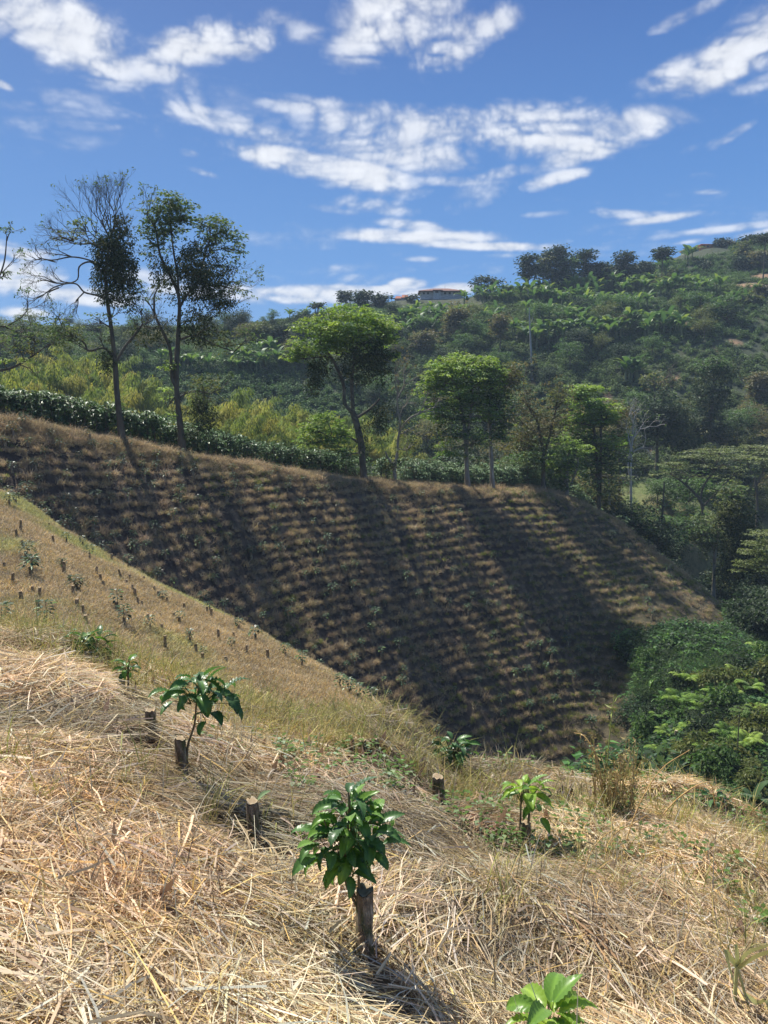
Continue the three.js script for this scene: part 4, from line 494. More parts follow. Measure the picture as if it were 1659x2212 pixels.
  const sk = [[745, 660, 640, 13, 12, 'dark', 'rounded dark tree on the skyline left of the red roofed shed'], [785, 662, 638, 20, 13, 'dark', 'taller of the dark trees touching the red roofed shed'], [822, 658, 645, 18, 11, 'dark', 'low dark tree directly left of the red roofed shed'], [686, 684, 659, 11, 6, 'dark', 'tiny umbrella shaped tree alone on the left skyline'], [652, 694, 680, 14, 10, 'mid', 'small pale tree left of the tiny umbrella tree'], [891, 650, 641, 9, 6, 'dark', 'small round tree between the shed and the long house'], [1090, 650, 628, 18, 14, 'mid', 'green bush tree right of the skyline wide crowned tree'], [1430, 560, 545, 18, 13, 'dark', 'spiky dark tree left of the upper hill houses'], [1556, 532, 523, 10, 9, 'dark', 'round tree just right of the orange house'], [1575, 530, 522, 8, 7, 'brown', 'smaller brownish round tree right of the orange house'], [1622, 525, 516, 22, 8, 'dark', 'left end of the dark wood on the right skyline'], [1652, 522, 513, 22, 9, 'dark', 'right end of the dark wood on the right skyline'], [1606, 560, 540, 14, 24, 'olive', 'tall yellow green tree on the upper right hillside'], [1600, 585, 568, 18, 16, 'dark', 'shaded dark tree under the tall yellow green tree'], [1640, 580, 556, 22, 20, 'brown', 'brown leaved tree cluster at the upper right edge'], [1525, 580, 573, 9, 12, 'vine', 'small dark ivy covered stump tree amid the upper coffee'], [1650, 640, 628, 20, 16, 'brown', 'brown tree below the orange soil strip'], [1620, 655, 645, 24, 12, 'olive', 'olive bush tree beneath the orange soil strip'], [985, 740, 690, 26, 36, 'brown', 'greyish brown thin tree on the slope below the long house'], [915, 760, 730, 30, 20, 'brown', 'dull brown spreading tree behind the umbrella tree'], [1080, 760, 700, 18, 26, 'brown', 'faded thin tree left of the bare pole trunk'], [1340, 720, 690, 14, 14, 'olive', 'small olive tree amid the banana rows'], [1640, 860, 830, 26, 34, 'brown', 'grey half bare tree at the right edge of the far slope'], [560, 748, 715, 26, 22, 'olive', 'yellowish tree on the left far slope beside the leaning ridge tree'], [610, 745, 720, 24, 20, 'dark', 'dark tree on the slope left of the umbrella tree']];
  sk.forEach(([U, Vb, V, rx, ry, st, label], i) => { const p = hit(U, Vb, 100), r = p ? Math.hypot(p.x, p.z) : 268; tree({ seed: 90 + i, far: 1, label, base: [U, Vb, Math.min(p ? r : 268, 338)], snap: 1, stems: [[[U, Vb + 5, 1.8], [U + 1, V + ry * 0.6, 1.4], [U, V, 1]]], crown: [[st, U - rx * 0.3, V - ry * 0.1, rx * 0.7, ry * 0.7, 0, 2.4], [st, U + rx * 0.35, V - ry * 0.3, rx * 0.65, ry * 0.65, 3, 2.4], [st, U, V + ry * 0.5, rx * 0.95, ry * 0.75, 0, 2]] }); });
}
// generic trees for the valley and the far left hillside
function treeKind(seed, label, style, h, rad, blobs, group) {
  R = rng(seed); const k = 0.09, t = thing('tree', label, 'tree', V3(0, 0, 0), group), wood = new MB(), b = new MB();
  limb(wood, V3(0, -0.5, 0), V3(rr(-0.4, 0.4), h * 0.75, rr(-0.4, 0.4)), 0.16, 0.07, [0.13, 0.11, 0.09], 0.05);
  for (let i = 0; i < blobs; i++) { const a = i * 2.4, o = rad * rr(0.25, 0.62), c = V3(Math.cos(a) * o, h * lerp(0.5, 0.93, i / blobs), Math.sin(a) * o); limb(wood, V3(0, h * 0.4, 0), c, 0.08, 0.03, [0.13, 0.11, 0.09]); leafCloud(b, c, rad * rr(0.4, 0.6), rad * rr(0.25, 0.42), rad * 0.5, k, { ...STY[style], L: 4.4, cs: 8 }, 1.5); }
  part(t, 'trunk', wood.geo(), M.bark); part(t, 'crown', b.geo(), style === 'dark' ? M.vine : M.leaf); return t;
}
function placeAll(proto, spots, group, lean = 0) { spots.forEach(([p, turn, s, label], i) => { let o = proto; if (i === 0) { o.position.copy(p); o.rotation.y = turn; o.scale.setScalar(s); if (label) o.userData.label = label; } else o = copyOf(proto, label, p, turn, s, group); if (lean) { o.rotation.x = gauss() * lean; o.rotation.z = gauss() * lean; o.scale.y *= rr(0.6, 1.35); } }); }
function valleyTrees() {
  const kinds = [['round dark green tree on the wooded far hillside', 'dark', 8, 3.6, 7], ['mid green leafy tree on the wooded far hillside', 'mid', 7, 3.2, 6], ['olive leaved loose tree on the wooded far hillside', 'olive', 7.5, 3.4, 6], ['brownish thin leaved tree on the wooded far hillside', 'brown', 7, 3, 6]].map(([l, s, h, r, n], i) => treeKind(200 + i, l, s, h, r, n, 'trees on the wooded far hillside')), spots = kinds.map(() => []);
  R = rng(250);
  for (let i = 0; i < 80; i++) { const U = rr(-120, 660), V = rr(705, 800), p = hit(U, V, 130); if (!p) continue; const z = R(); const j = z < 0.42 ? 0 : z < 0.7 ? 1 : z < 0.9 ? 2 : 3; spots[j].push([p, rr(0, 6.28), rr(0.45, 0.95), ['round dark green', 'mid green leafy', 'olive leaved', 'brownish thin leaved'][j] + ' tree on the far hillside ' + (U < 200 ? 'left of the first tall tree' : U < 390 ? 'between the two tall trees' : U < 520 ? 'right of the second tall tree' : 'left of the umbrella tree') + (V < 750 ? ', upper part' : ', lower part')]); }
  for (let i = 0; i < 26; i++) { const p = hit(rr(-60, 640), rr(697, 712), 200); if (p) spots[i % 3].push([p, rr(0, 6.28), rr(0.4, 0.75)]); }
  kinds.forEach((k, i) => placeAll(k, spots[i], 'trees on the wooded far hillside'));
  const vk = [['shaded dark tree in the valley behind the ridge hedge', 'dark', 6.5, 3.2, 7], ['dull olive brown tree in the valley behind the ridge hedge', 'brown', 7, 3.2, 6], ['olive leaved tree in the valley behind the ridge hedge', 'olive', 6.5, 3, 6], ['fresh green tree in the valley behind the ridge hedge', 'mid', 6.5, 3.2, 7]].map(([l, s, h, r, n], i) => treeKind(220 + i, l, s, h, r, n, 'valley trees behind the hedge')), vs = vk.map(() => []);
  R = rng(251);
  const add = (U0, U1, r0, r1, n, w) => { for (let i = 0; i < n; i++) { const az = azOf(rr(U0, U1)), p = ground(azr(az, RS(rr(r0, r1))), -0.2); const U = CX + F * Math.tan(az), j = w[Math.floor(R() * w.length)]; vs[j].push([p, rr(0, 6.28), rr(0.7, 1.25), ['shaded dark tree ', 'dull olive brown tree ', 'olive leaved tree ', 'fresh green tree '][j] + (r0 > 145 ? 'on the far slope ' : r0 > 110 ? 'below the far slope ' : r0 > 77 ? 'deep in the valley ' : 'just behind the ridge hedge ') + (U < 800 ? 'left of the umbrella tree' : U < 1000 ? 'right of the umbrella tree' : U < 1180 ? 'behind the pale hedge' : U < 1420 ? 'behind the large bright green tree' : 'at the right side')]); } };
  add(790, 1190, 84, 112, 26, [0, 0, 0, 1, 2]); add(840, 1360, 116, 142, 26, [1, 1, 2, 0]); add(1240, 1420, 84, 90, 4, [2, 0]); add(1500, 1700, 112, 145, 9, [0, 2]); add(1560, 1700, 66, 84, 6, [0, 0]); add(460, 640, 74, 84, 5, [0]);
  add(1450, 1700, 122, 160, 16, [0, 2, 1]); add(850, 1430, 69, 75, 24, [3, 2, 3, 0]); add(1380, 1500, 84, 104, 7, [0, 3]); add(720, 1659, 150, 225, 40, [3, 2, 3, 0]); add(760, 1010, 69, 76, 12, [0, 0, 2, 1]); add(1000, 1420, 71, 80, 20, [0, 2, 2, 1]); add(850, 1160, 78, 90, 12, [2, 1, 0]);
  vk.forEach((k, i) => placeAll(k, vs[i], 'valley trees behind the hedge'));
}
// ---------------------------------------------------------------- bamboo, hedge, banana, coffee field
function bambooKind(seed) {
  R = rng(seed); const t = thing('bamboo_clump', 'feathery yellow green bamboo clump in the grove behind the ridge hedge', 'bamboo', V3(0, 0, 0), 'bamboo clumps of the valley grove'), cul = new MB(), fol = new MB(), cols = [[0.3, 0.33, 0.05], [0.24, 0.3, 0.045], [0.36, 0.36, 0.07], [0.18, 0.25, 0.04]];
  for (let i = 0; i < 17; i++) {
    const a = i * 2.4, o = rr(0.2, 1.3), lean = rr(0.9, 3.6), h = rr(7.5, 12.5), pts = []; for (let j = 0; j <= 8; j++) { const s = j / 8; pts.push(V3(Math.cos(a) * (o + lean * s * s * s), h * (s - 0.16 * Math.pow(s, 4)) - 0.3, Math.sin(a) * (o + lean * s * s * s))); }
    cul.tube(pts, pts.map((_, j) => lerp(0.06, 0.012, j / 8)), 5, tint([0.16, 0.2, 0.06], 0.2));
    const cv = new THREE.CatmullRomCurve3(pts), base = tint(pick(cols), 0.15);
    for (let j = 0; j < 15; j++) { const s = lerp(0.34, 1, j / 14), p = cv.getPoint(s), w = lerp(1.15, 0.55, s); for (let l = 0; l < 42; l++) { const b = rr(0, 6.283), q = w * Math.sqrt(R()), d = V3(Math.cos(b) * 0.7, -0.35 - 0.8 * R(), Math.sin(b) * 0.7).normalize(), n = V3(Math.cos(b) * 0.55, 0.9, Math.sin(b) * 0.55); n.addScaledVector(d, -n.dot(d)).normalize(); fol.leaf(V3(p.x + Math.cos(b) * q, p.y + gauss() * 0.28 - q * q * 0.28, p.z + Math.sin(b) * q), d, n, rr(0.3, 0.55), rr(0.07, 0.12), tint(base, 0.16), 0.25); } }
  }
  part(t, 'culms', cul.geo(), M.bark); part(t, 'foliage', fol.geo(), M.leaf); return t;
}
function bamboo() {
  const ks = [0, 1, 2].map((i) => bambooKind(300 + i)); R = rng(310); const sp = [[], [], []];
  const put = (U, r, s) => { const p = ground(azr(azOf(U), RS(r))); s *= 1.7; sp[Math.floor(R() * 3)].push([p, rr(0, 6.28), s, 'feathery yellow green bamboo clump ' + (U < 255 ? 'in the grove left of the first tall ridge tree' : U < 395 ? 'seen between the two tall ridge trees' : U < 560 ? 'just right of the second tall ridge tree' : U < 730 ? 'in the grove left of the umbrella tree' : 'behind the trunk of the umbrella tree')]); };
  for (let U = -40; U < 330; U += 34) { put(U + rr(-12, 12), rr(98, 112), rr(0.85, 1.05)); put(U + rr(-14, 14), rr(80, 92), rr(0.6, 0.85)); }
  for (let U = 380; U < 480; U += 36) put(U, rr(82, 96), rr(0.55, 0.75));
  for (let U = 460; U < 720; U += 32) { put(U + rr(-10, 10), rr(86, 106), rr(0.75, 0.98)); if (U > 480) put(U + rr(-14, 14), rr(74, 82), rr(0.55, 0.75)); }
  for (const [U, r, s] of [[745, 98, 0.8], [775, 94, 0.8], [810, 98, 0.7], [850, 92, 0.72], [180, 126, 1.0], [130, 124, 0.95], [230, 128, 0.9]]) put(U, r, s);
  ks.forEach((k, i) => placeAll(k, sp[i], 'bamboo clumps of the valley grove'));
}
function coffeeBushKind(seed, label, group, pale) {
  R = rng(seed); const t = thing('coffee_bush', label, 'coffee bush', V3(0, 0, 0), group), w = new MB(), f = new MB();
  for (let s = 0; s < 3; s++) { const a = rr(0, 6.28), top = V3(Math.cos(a) * 0.25, 1.7, Math.sin(a) * 0.25), base = V3(Math.cos(a) * 0.1, -0.1, Math.sin(a) * 0.1); w.tube([base, base.clone().lerp(top, 0.5), top], [0.025, 0.02, 0.01], 5, [0.17, 0.14, 0.1]); }
  for (let i = 0; i < 44; i++) { const h = rr(0.25, 1.75), a = i * 2.4, L = lerp(0.75, 0.35, Math.abs(h - 0.8) / 1) * rr(0.7, 1.15), d = V3(Math.cos(a), 0.15, Math.sin(a)), p = V3(0, h, 0); w.tube([p, p.clone().addScaledVector(d, L * 0.6), p.clone().addScaledVector(d, L).add(V3(0, -0.12, 0))], [0.008, 0.006, 0.003], 3, [0.12, 0.13, 0.06]);
    for (let j = 0; j < 9; j++) { const u = rr(0.3, 1.05), sd = (j % 2) * 2 - 1, b = a + sd * rr(0.5, 1.3), dl = V3(Math.cos(b), rr(-0.75, 0.25), Math.sin(b)).normalize(), n = V3(gauss() * 0.3, 1, gauss() * 0.3); n.addScaledVector(dl, -n.dot(dl)).normalize(); f.leaf(p.clone().addScaledVector(d, L * u).add(V3(0, -0.1 * u, 0)), dl, n, rr(0.14, 0.24), rr(0.07, 0.11), tint(pale ? (R() < 0.3 ? [0.2, 0.3, 0.14] : [0.13, 0.22, 0.09]) : R() < 0.16 ? [0.13, 0.24, 0.045] : [0.07, 0.15, 0.045], 0.25), 0.3); } }
  part(t, 'stems', w.geo(), M.bark); part(t, 'foliage', f.geo(), M.glossy); return t;
}
function hedge() {
  const G1 = 'coffee bushes of the left ridge hedge', G2 = 'coffee bushes of the pale right hedge', L1 = 'glossy dark coffee bush in the hedge row running along the left ridge', L2 = 'pale glinting coffee bush in the straight hedge behind the two pale trunks';
  const k1 = [0, 1].map((i) => coffeeBushKind(330 + i, L1, G1)), k2 = [0, 1].map((i) => coffeeBushKind(335 + i, L2, G2, 1)); R = rng(340);
  const s1 = [[], []], s2 = [[], []], put = (U, extra, s, out) => { const az = azOf(U), col = column(az), r = col.ridge.r + extra, p = ground(azr(az, r), -0.05); out[Math.floor(R() * 2)].push([p, rr(0, 6.28), s * (out === s1 ? 1.6 : 1.5), out === s1 ? 'glossy coffee bush of the ridge hedge ' + (U < 255 ? 'left of the first tall tree' : U < 390 ? 'between the two tall trees' : U < 740 ? 'from second tall tree to umbrella tree' : 'beside the umbrella tree trunk') : U < 1000 ? 'pale glinting coffee bush of straight hedge left of the twin stemmed tree' : U < 1190 ? 'pale glinting coffee bush of straight hedge right of the twin stemmed tree' : 'coffee bush scattered below the right end of the ridge trees']); };
  for (let U = -30; U < 470; U += 17) { put(U + rr(-5, 5), 3.6 + rr(-0.3, 0.3), rr(0.85, 1.12), s1); put(U + 9 + rr(-5, 5), 6.4 + rr(-0.4, 0.4), rr(0.9, 1.15), s1); }
  for (let U = 470; U < 745; U += 17) { put(U + rr(-5, 5), 5.2 + rr(-0.3, 0.3), rr(0.75, 0.95), s1); put(U + 8 + rr(-4, 4), 7 + rr(-0.4, 0.4), rr(0.8, 1), s1); }
  for (const U of [745, 765, 790, 825, 832]) put(U, 3.4, rr(0.8, 1), s1);
  for (let U = 872; U < 1185; U += 13) { put(U + rr(-3, 3), 3.4 + rr(-0.3, 0.3), rr(0.85, 1.05), s2); put(U + 6 + rr(-3, 3), 5.4 + rr(-0.3, 0.3), rr(0.9, 1.15), s2); }
  for (let i = 0; i < 26; i++) put(rr(1230, 1480), rr(5, 20), rr(0.8, 1.2), s2);
  k1.forEach((k, i) => placeAll(k, s1[i], G1)); k2.forEach((k, i) => placeAll(k, s2[i], G2));
}
function bananaLeaf(seed) {
  const q = rng(seed), g = new MB(), ns = 10, L = 2.1; let x = 0, y = 0; const bend = 0.5 + q() * 1.1, rise = 1.25 - q() * 0.35;
  for (let i = 0; i <= ns; i++) { const s = i / ns, an = rise - bend * s * s * 1.6; if (i) { x += (Math.cos(an) * L) / ns; y += (Math.sin(an) * L) / ns; } const w = s < 0.14 ? 0.03 : 0.3 * Math.pow(Math.sin(Math.PI * (0.1 + 0.9 * (s - 0.14) / 0.86)), 0.6) * (0.8 + 0.35 * q()), f = (q() - 0.3) * 0.25; for (const t of [-1, 0, 1]) g.v(V3(x - Math.sin(an) * Math.abs(t) * w * 0.35, y + Math.cos(an) * Math.abs(t) * w * 0.35 * f, t * w), V3(0, 1, 0), t ? [1, 1, 1] : [1.3, 1.3, 1]); }
  for (let i = 0; i < ns; i++) for (let j = 0; j < 2; j++) { const a = i * 3 + j; g.tri(a, a + 1, a + 3); g.tri(a + 3, a + 1, a + 4); }
  const geo = g.geo(); geo.computeVertexNormals(); return geo;
}
const BANANA = [0, 1, 2, 3].map((i) => bananaLeaf(400 + i)), bananaMat = [[0.1, 0.19, 0.045], [0.15, 0.24, 0.05], [0.075, 0.15, 0.045], [0.24, 0.32, 0.06], [0.045, 0.1, 0.03]].map((c) => new THREE.MeshPhysicalMaterial({ color: new THREE.Color().setRGB(...c), vertexColors: true, roughness: 0.95, transmission: 0.4, thickness: 0, clearcoat: 0.4, clearcoatRoughness: 0.4, specularIntensity: 0.4, side: THREE.DoubleSide }));
function bananaKind(seed, label, group) {
  R = rng(seed); const t = thing('banana_plant', label, 'banana plant', V3(0, 0, 0), group), w = new MB(); w.tube([V3(0, -0.3, 0), V3(0.03, 0.7, 0), V3(0, 1.3, 0.03)], [0.15, 0.12, 0.07], 7, [0.16, 0.17, 0.07]); part(t, 'stem', w.geo(), M.bark);
  for (let i = 0; i < 8; i++) { const m = part(t, 'leaf', BANANA[(i + seed) % 4], i === 0 ? bananaMat[3] : pick(bananaMat.slice(0, 3))); m.position.set(0, 1.1 + rr(0, 0.2), 0); m.rotation.set(0, i * 2.4 + rr(-0.3, 0.3), i === 0 ? 0.35 : rr(-0.25, 0.15)); m.scale.setScalar(rr(0.75, 1.1)); }
  return t;
}
function bananas() {
  const G = 'banana plants in the rows on the far hillside', L = 'upright leaved banana plant in the rows on the far hillside', ks = [0, 1, 2].map((i) => bananaKind(410 + i, L, G)), sp = [[], [], []]; R = rng(420);
  const where = (U, V) => U < 490 ? 'in the short row behind the two tall ridge trees' : U < 720 ? (V > 745 ? 'in the row above the bamboo left of the umbrella tree' : 'on the far left slope beneath the small skyline trees') : U < 1115 ? (V > 715 ? 'in the lower patch behind the umbrella tree' : V < 660 ? 'at the foot of the wide crowned skyline tree' : 'in the slope rows below the long roofed house') : V < 605 ? 'in the top patch below the upper hill houses' : V < 662 ? (U > 1480 ? 'in the upper rows near the orange soil strip' : 'in the top rows beneath the skyline grove') : V < 712 ? (U < 1330 ? 'in the sparse middle row right of the bare pole trunk' : 'in the sparse middle patch left of the layered tree') : V > 800 ? 'in the lone patch above the dark rounded tree' : U < 1300 ? 'in the lowest long row by the bare pole trunk' : 'in the lowest long row right of its middle';
  const row = (U0, V0, U1, V1, n, s = 1, j = 6) => { for (let i = 0; i < n; i++) { const t = (i + rr(-0.4, 0.4)) / n, p = hit(lerp(U0, U1, t), lerp(V0, V1, t) + gauss() * j * 1.5, 140); if (p) sp[Math.floor(R() * 3)].push([p, rr(0, 6.28), 1.6 * s * rr(0.65, 1.3), 'banana plant ' + where(lerp(U0, U1, t), lerp(V0, V1, t))]); } };
  row(1120, 650, 1310, 628, 24, 1.2, 7); row(1310, 630, 1560, 632, 34, 1.2, 8); row(1150, 655, 1300, 650, 12, 1.1, 7); row(1130, 690, 1250, 700, 8); row(1270, 672, 1420, 664, 12, 1.1); row(1140, 745, 1290, 735, 24, 1.15, 6); row(1290, 728, 1480, 715, 26, 1.15, 7); row(1490, 690, 1655, 640, 14, 1.1); row(1230, 708, 1270, 704, 5, 1.1); row(1330, 682, 1350, 680, 3, 1.2);
  row(850, 706, 1090, 690, 26, 1.05, 6); row(860, 730, 1010, 712, 12); row(870, 692, 980, 690, 10, 1); row(1000, 655, 1110, 650, 10, 1.1); row(1040, 735, 1140, 730, 8); row(500, 800, 620, 795, 14, 1, 8); row(350, 798, 480, 800, 10, 0.9, 6); row(620, 690, 700, 675, 8, 0.9, 4); row(1350, 825, 1385, 822, 5, 1.1, 3); row(560, 760, 640, 730, 8, 0.9); row(1480, 560, 1500, 575, 3, 1.2); row(1420, 580, 1445, 600, 4, 1.2);
  ks.forEach((k, i) => placeAll(k, sp[i], G));
}
function bushGeo(seed, n, L, cols, rx = 1, ry = 0.8) { R = rng(seed); const b = new MB(); for (let i = 0; i < n; i++) { const o = randDir(); o.y = Math.abs(o.y); const s = Math.pow(R(), 0.4), p = V3(o.x * rx * s, o.y * ry * s * 1.6 + 0.05, o.z * rx * s), a = rr(0, 6.28), d = V3(Math.cos(a), gauss() * 0.4 - 0.2, Math.sin(a)).normalize(), nn = V3(gauss() * 0.6, 1, gauss() * 0.6); nn.addScaledVector(d, -nn.dot(d)).normalize(); const l = L * rr(0.6, 1.3); b.leaf(p, d, nn, l, l * 0.5, tint(pick(cols), 0.22)); } return b.geo(); }
function fields() {
  const g = thing('coffee_field', 'close rows of coffee shrubs covering the far hillside', 'coffee field', null, null, 'stuff'), geos = [0, 1, 2].map((i) => bushGeo(430 + i, 110, 0.42, [[0.07, 0.14, 0.035], [0.095, 0.175, 0.04], [0.125, 0.205, 0.05]])), list = []; R = rng(440);
  for (let i = 0; i < 120000 && list.length < 24000; i++) {
    const az = rr(-32, 32) * DEG, col = column(az), r = Math.sqrt(lerp(138 ** 2, (col.sky.r + 6) ** 2, R())), q = azr(az, r), rows = Math.sin((q.x * 0.55 + q.z * 0.8) * 2.1 + 3 * fbm(q.x * 0.02, q.z * 0.02)); if (rows < -0.5 && R() < 0.6) continue; if (HOUSES.some((h) => Math.hypot(h.x - q.x, h.z - q.z) < h.r)) continue; if (soilAt(q.x, q.z) > 0.4 || clearing(az, r) > 0.4) continue; const bare = fbm(q.x * 0.045, q.z * 0.045, 5, 3); if (bare > 0.72 && R() < 0.6) continue;
    const p = ground(q), b = rr(0.75, 1.25), y = fbm(q.x * 0.03 + 7, q.z * 0.03, 6, 2); list.push([p, V3(0, 1, 0), R() * 6.28, rr(0.7, 1.2), [b * lerp(0.85, 1.25, y), b, b * rr(0.8, 1.1)]]);
  }
  scatter(g, 'coffee_shrub', geos, M.field, list);
  const u = thing('undergrowth', 'mixed shrubs and scrub filling the valley behind the ridge', 'undergrowth', null, null, 'stuff'), ug = [0, 1, 2].map((i) => bushGeo(450 + i, 130, 0.3, [C.dark, C.olive, C.mid][i], 1, 0.8)), l2 = []; R = rng(455);
  for (let i = 0; i < 9000; i++) { const az = rr(-32, 33) * DEG, col = column(az), r = rr(col.ridge.r + (az > 15 * DEG ? 3 : 12), 160), q = azr(az, r); if (clearing(az, r) > 0.25 && R() < 0.8) continue; const p = ground(q, -0.1), b = rr(0.7, 1.2); l2.push([p, V3(0, 1, 0), R() * 6.28, rr(0.7, 1.5), [b, b, b], az > 14 * DEG && R() < 0.4 ? 0 : i % 3]); }
  scatter(u, 'shrub', ug, M.leaf, l2);
}
// ---------------------------------------------------------------- young coffee and stumps on the slopes
function seedlingKind(seed, label, cat, group, h, spread, n, stump) {
  R = rng(seed); const t = thing(cat === 'stump' ? 'stump' : 'coffee_seedling', label, cat, V3(0, 0, 0), group);
  if (stump) { const [a, b] = stumpGeo(stump, 0.045, rr(-0.15, 0.15), seed, true); if (n) part(t, 'stump', a, M.stump); else part(t, 'bark', a, M.stump); part(t, 'cut_face', b, M.bark); }
  if (n) { const f = new MB(), w = new MB(); w.tube([V3(0.02, 0, 0), V3(0.03, h * 0.5, 0.01), V3(0.01, h, 0)], [0.012, 0.01, 0.006], 5, [0.15, 0.13, 0.07]); part(t, 'stem', w.geo(), M.bark);
    for (let i = 0; i < n; i++) { const u = Math.pow((i + 0.5) / n, 0.7), y = h * lerp(0.45, 1.02, u), a = i * 2.4 + rr(-0.3, 0.3), d = V3(Math.cos(a), lerp(-0.4, 0.45, u) + rr(-0.2, 0.2), Math.sin(a)).normalize(), o = spread * rr(0.05, 0.5) * (1.1 - u * 0.6), nn = V3(gauss() * 0.25, 1, gauss() * 0.25); nn.addScaledVector(d, -nn.dot(d)).normalize(); const L = rr(0.12, 0.19); f.leaf(V3(d.x * o, y, d.z * o), d, nn, L, L * 0.5, tint(R() < 0.15 ? [0.1, 0.19, 0.035] : [0.035, 0.085, 0.032], 0.25), 0.25); }
    part(t, 'foliage', f.geo(), M.glossy); }
  return t;
}
function slopePlants() {
  const GA = 'coffee seedlings in rows on the shaded slope', LA = 'small coffee seedling among the dry grass rows of the shaded slope', ka = [0, 1, 2, 3].map((i) => seedlingKind(500 + i, LA, 'coffee plant', GA, [0.4, 0.5, 0.34, 0.45][i], [0.3, 0.42, 0.25, 0.5][i], [20, 30, 14, 34][i], 0.16)), sp = [[], [], [], []]; R = rng(510);
  for (let i = 0, m = 0; i < 9000 && m < 298; i++) { const az = rr(-27, 21) * DEG, col = column(az), r = rr(col.gully.r, col.ridge.r - 0.5), q = azr(az, r), y = col.y(r), ph = rowPhase(y, q.x, q.z); if (Math.abs(ph - 0.66) > 0.15) continue; if (az > 17 * DEG && r < col.ridge.r - 20) continue; if (sp.some((l) => l.some(([p]) => Math.hypot(p.x - q.x, p.z - q.z) < 0.95))) continue; sp[Math.floor(R() * 4)].push([ground(q, 0.22), rr(0, 6.28), rr(1.2, 1.9), 'small coffee seedling in dry grass rows, ' + ((r - col.gully.r) / (col.ridge.r - col.gully.r) > 0.55 ? 'upper' : 'lower') + ' shaded slope ' + (az < -14 * DEG ? 'under the first tall tree' : az < -6 * DEG ? 'under the second tall tree' : az < 2 * DEG ? 'under the umbrella tree' : az < 10 * DEG ? 'under the twin stemmed tree' : 'at its right shoulder')]); m++; }
  ka.forEach((k, i) => placeAll(k, sp[i], GA));
  const GB = 'cut coffee stumps on the sunny slope', LB = 'short cut coffee stump in the rows of the sunny mown slope', kb = [0, 1, 2].map((i) => seedlingKind(520 + i, LB, 'stump', GB, 0, 0, 0, [0.26, 0.22, 0.3][i])), sb = [[], [], []]; R = rng(530);
  const Z = (x, y) => hit(x * 0.463, 877.7 + y * 0.463, 10);
  const fixed = [[80, 612], [150, 862], [185, 885], [178, 948], [290, 750], [299, 778], [326, 818], [390, 972], [340, 882], [450, 782], [470, 812], [485, 840], [565, 802], [590, 832], [615, 858], [629, 888], [645, 926], [662, 932], [690, 992], [720, 862], [738, 888], [810, 988], [842, 1020], [770, 1130], [915, 1152], [945, 1182], [1055, 1192], [966, 967], [985, 982], [1090, 1078], [1092, 1110], [885, 1082], [545, 950], [230, 560], [110, 660], [360, 935], [400, 1010], [860, 950], [1020, 1090], [600, 760], [520, 720], [95, 580], [250, 640], [420, 715], [1150, 1150], [1250, 1180], [1320, 1120], [700, 800], [780, 910], [20, 760], [60, 830], [100, 900]];
  for (const [x, y] of fixed) { const p = Z(x, y); if (p && p.length() < 50) sb[Math.floor(R() * 3)].push([p, rr(0, 6.28), rr(0.8, 1.15), 'short cut coffee stump on the sunny slope ' + (x < 350 ? 'at its left, ' : x < 700 ? 'in its middle, ' : 'at its right, ') + (y < 780 ? 'far up' : y < 930 ? 'half way down' : 'low down')]); }
  for (let i = 0; i < 6; i++) { const az = rr(-27, -8) * DEG, col = column(az), p = ground(azr(az, rr(18, col.edge.r - 0.5))); sb[i % 3].push([p, rr(0, 6.28), rr(0.6, 1)]); }
  kb.forEach((k, i) => placeAll(k, sb[i], GB, 0.14));
  const GC = 'coffee plants regrowing on the sunny slope', LC = 'young leafy coffee plant regrowing among the stumps of the sunny slope', kc = [0, 1, 2].map((i) => seedlingKind(540 + i, LC, 'coffee plant', GC, [0.55, 0.62, 0.5][i], [0.4, 0.55, 0.45][i], [34, 46, 40][i], 0.22)), sc = [[], [], []]; R = rng(550);
  for (const [x, y, s] of [[125, 708, 1], [148, 790, 1.15], [150, 760, 1], [355, 862, 1.1], [372, 870, 0.9], [545, 945, 1], [580, 1025, 1.05], [215, 1030, 1.2], [45, 462, 1.2], [75, 455, 1], [200, 505, 1.1], [365, 592, 0.9], [385, 650, 0.8], [620, 625, 0.9], [418, 705, 0.9], [700, 1040, 0.7], [885, 1100, 0.8], [1192, 1092, 1], [1410, 1215, 0.9], [1112, 1040, 0.8], [978, 960, 0.9], [520, 660, 0.8], [310, 640, 0.8], [290, 760, 0.7], [760, 905, 0.7], [840, 1010, 0.6], [1330, 1165, 0.7], [950, 1170, 0.6], [10, 1040, 1], [640, 690, 0.6], [1080, 1130, 0.6]]) { const p = Z(x, y); if (p && p.length() < 56) sc[Math.floor(R() * 3)].push([p, rr(0, 6.28), s * rr(0.85, 1.1)]); }
  for (const [U, V] of [[735, 1490], [755, 1500], [775, 1512], [800, 1520]]) { const p = hit(U, V, 12); if (p) sc[1].push([p, rr(0, 6.28), 0.8]); }
  kc.forEach((k, i) => placeAll(k, sc[i], GC));
}
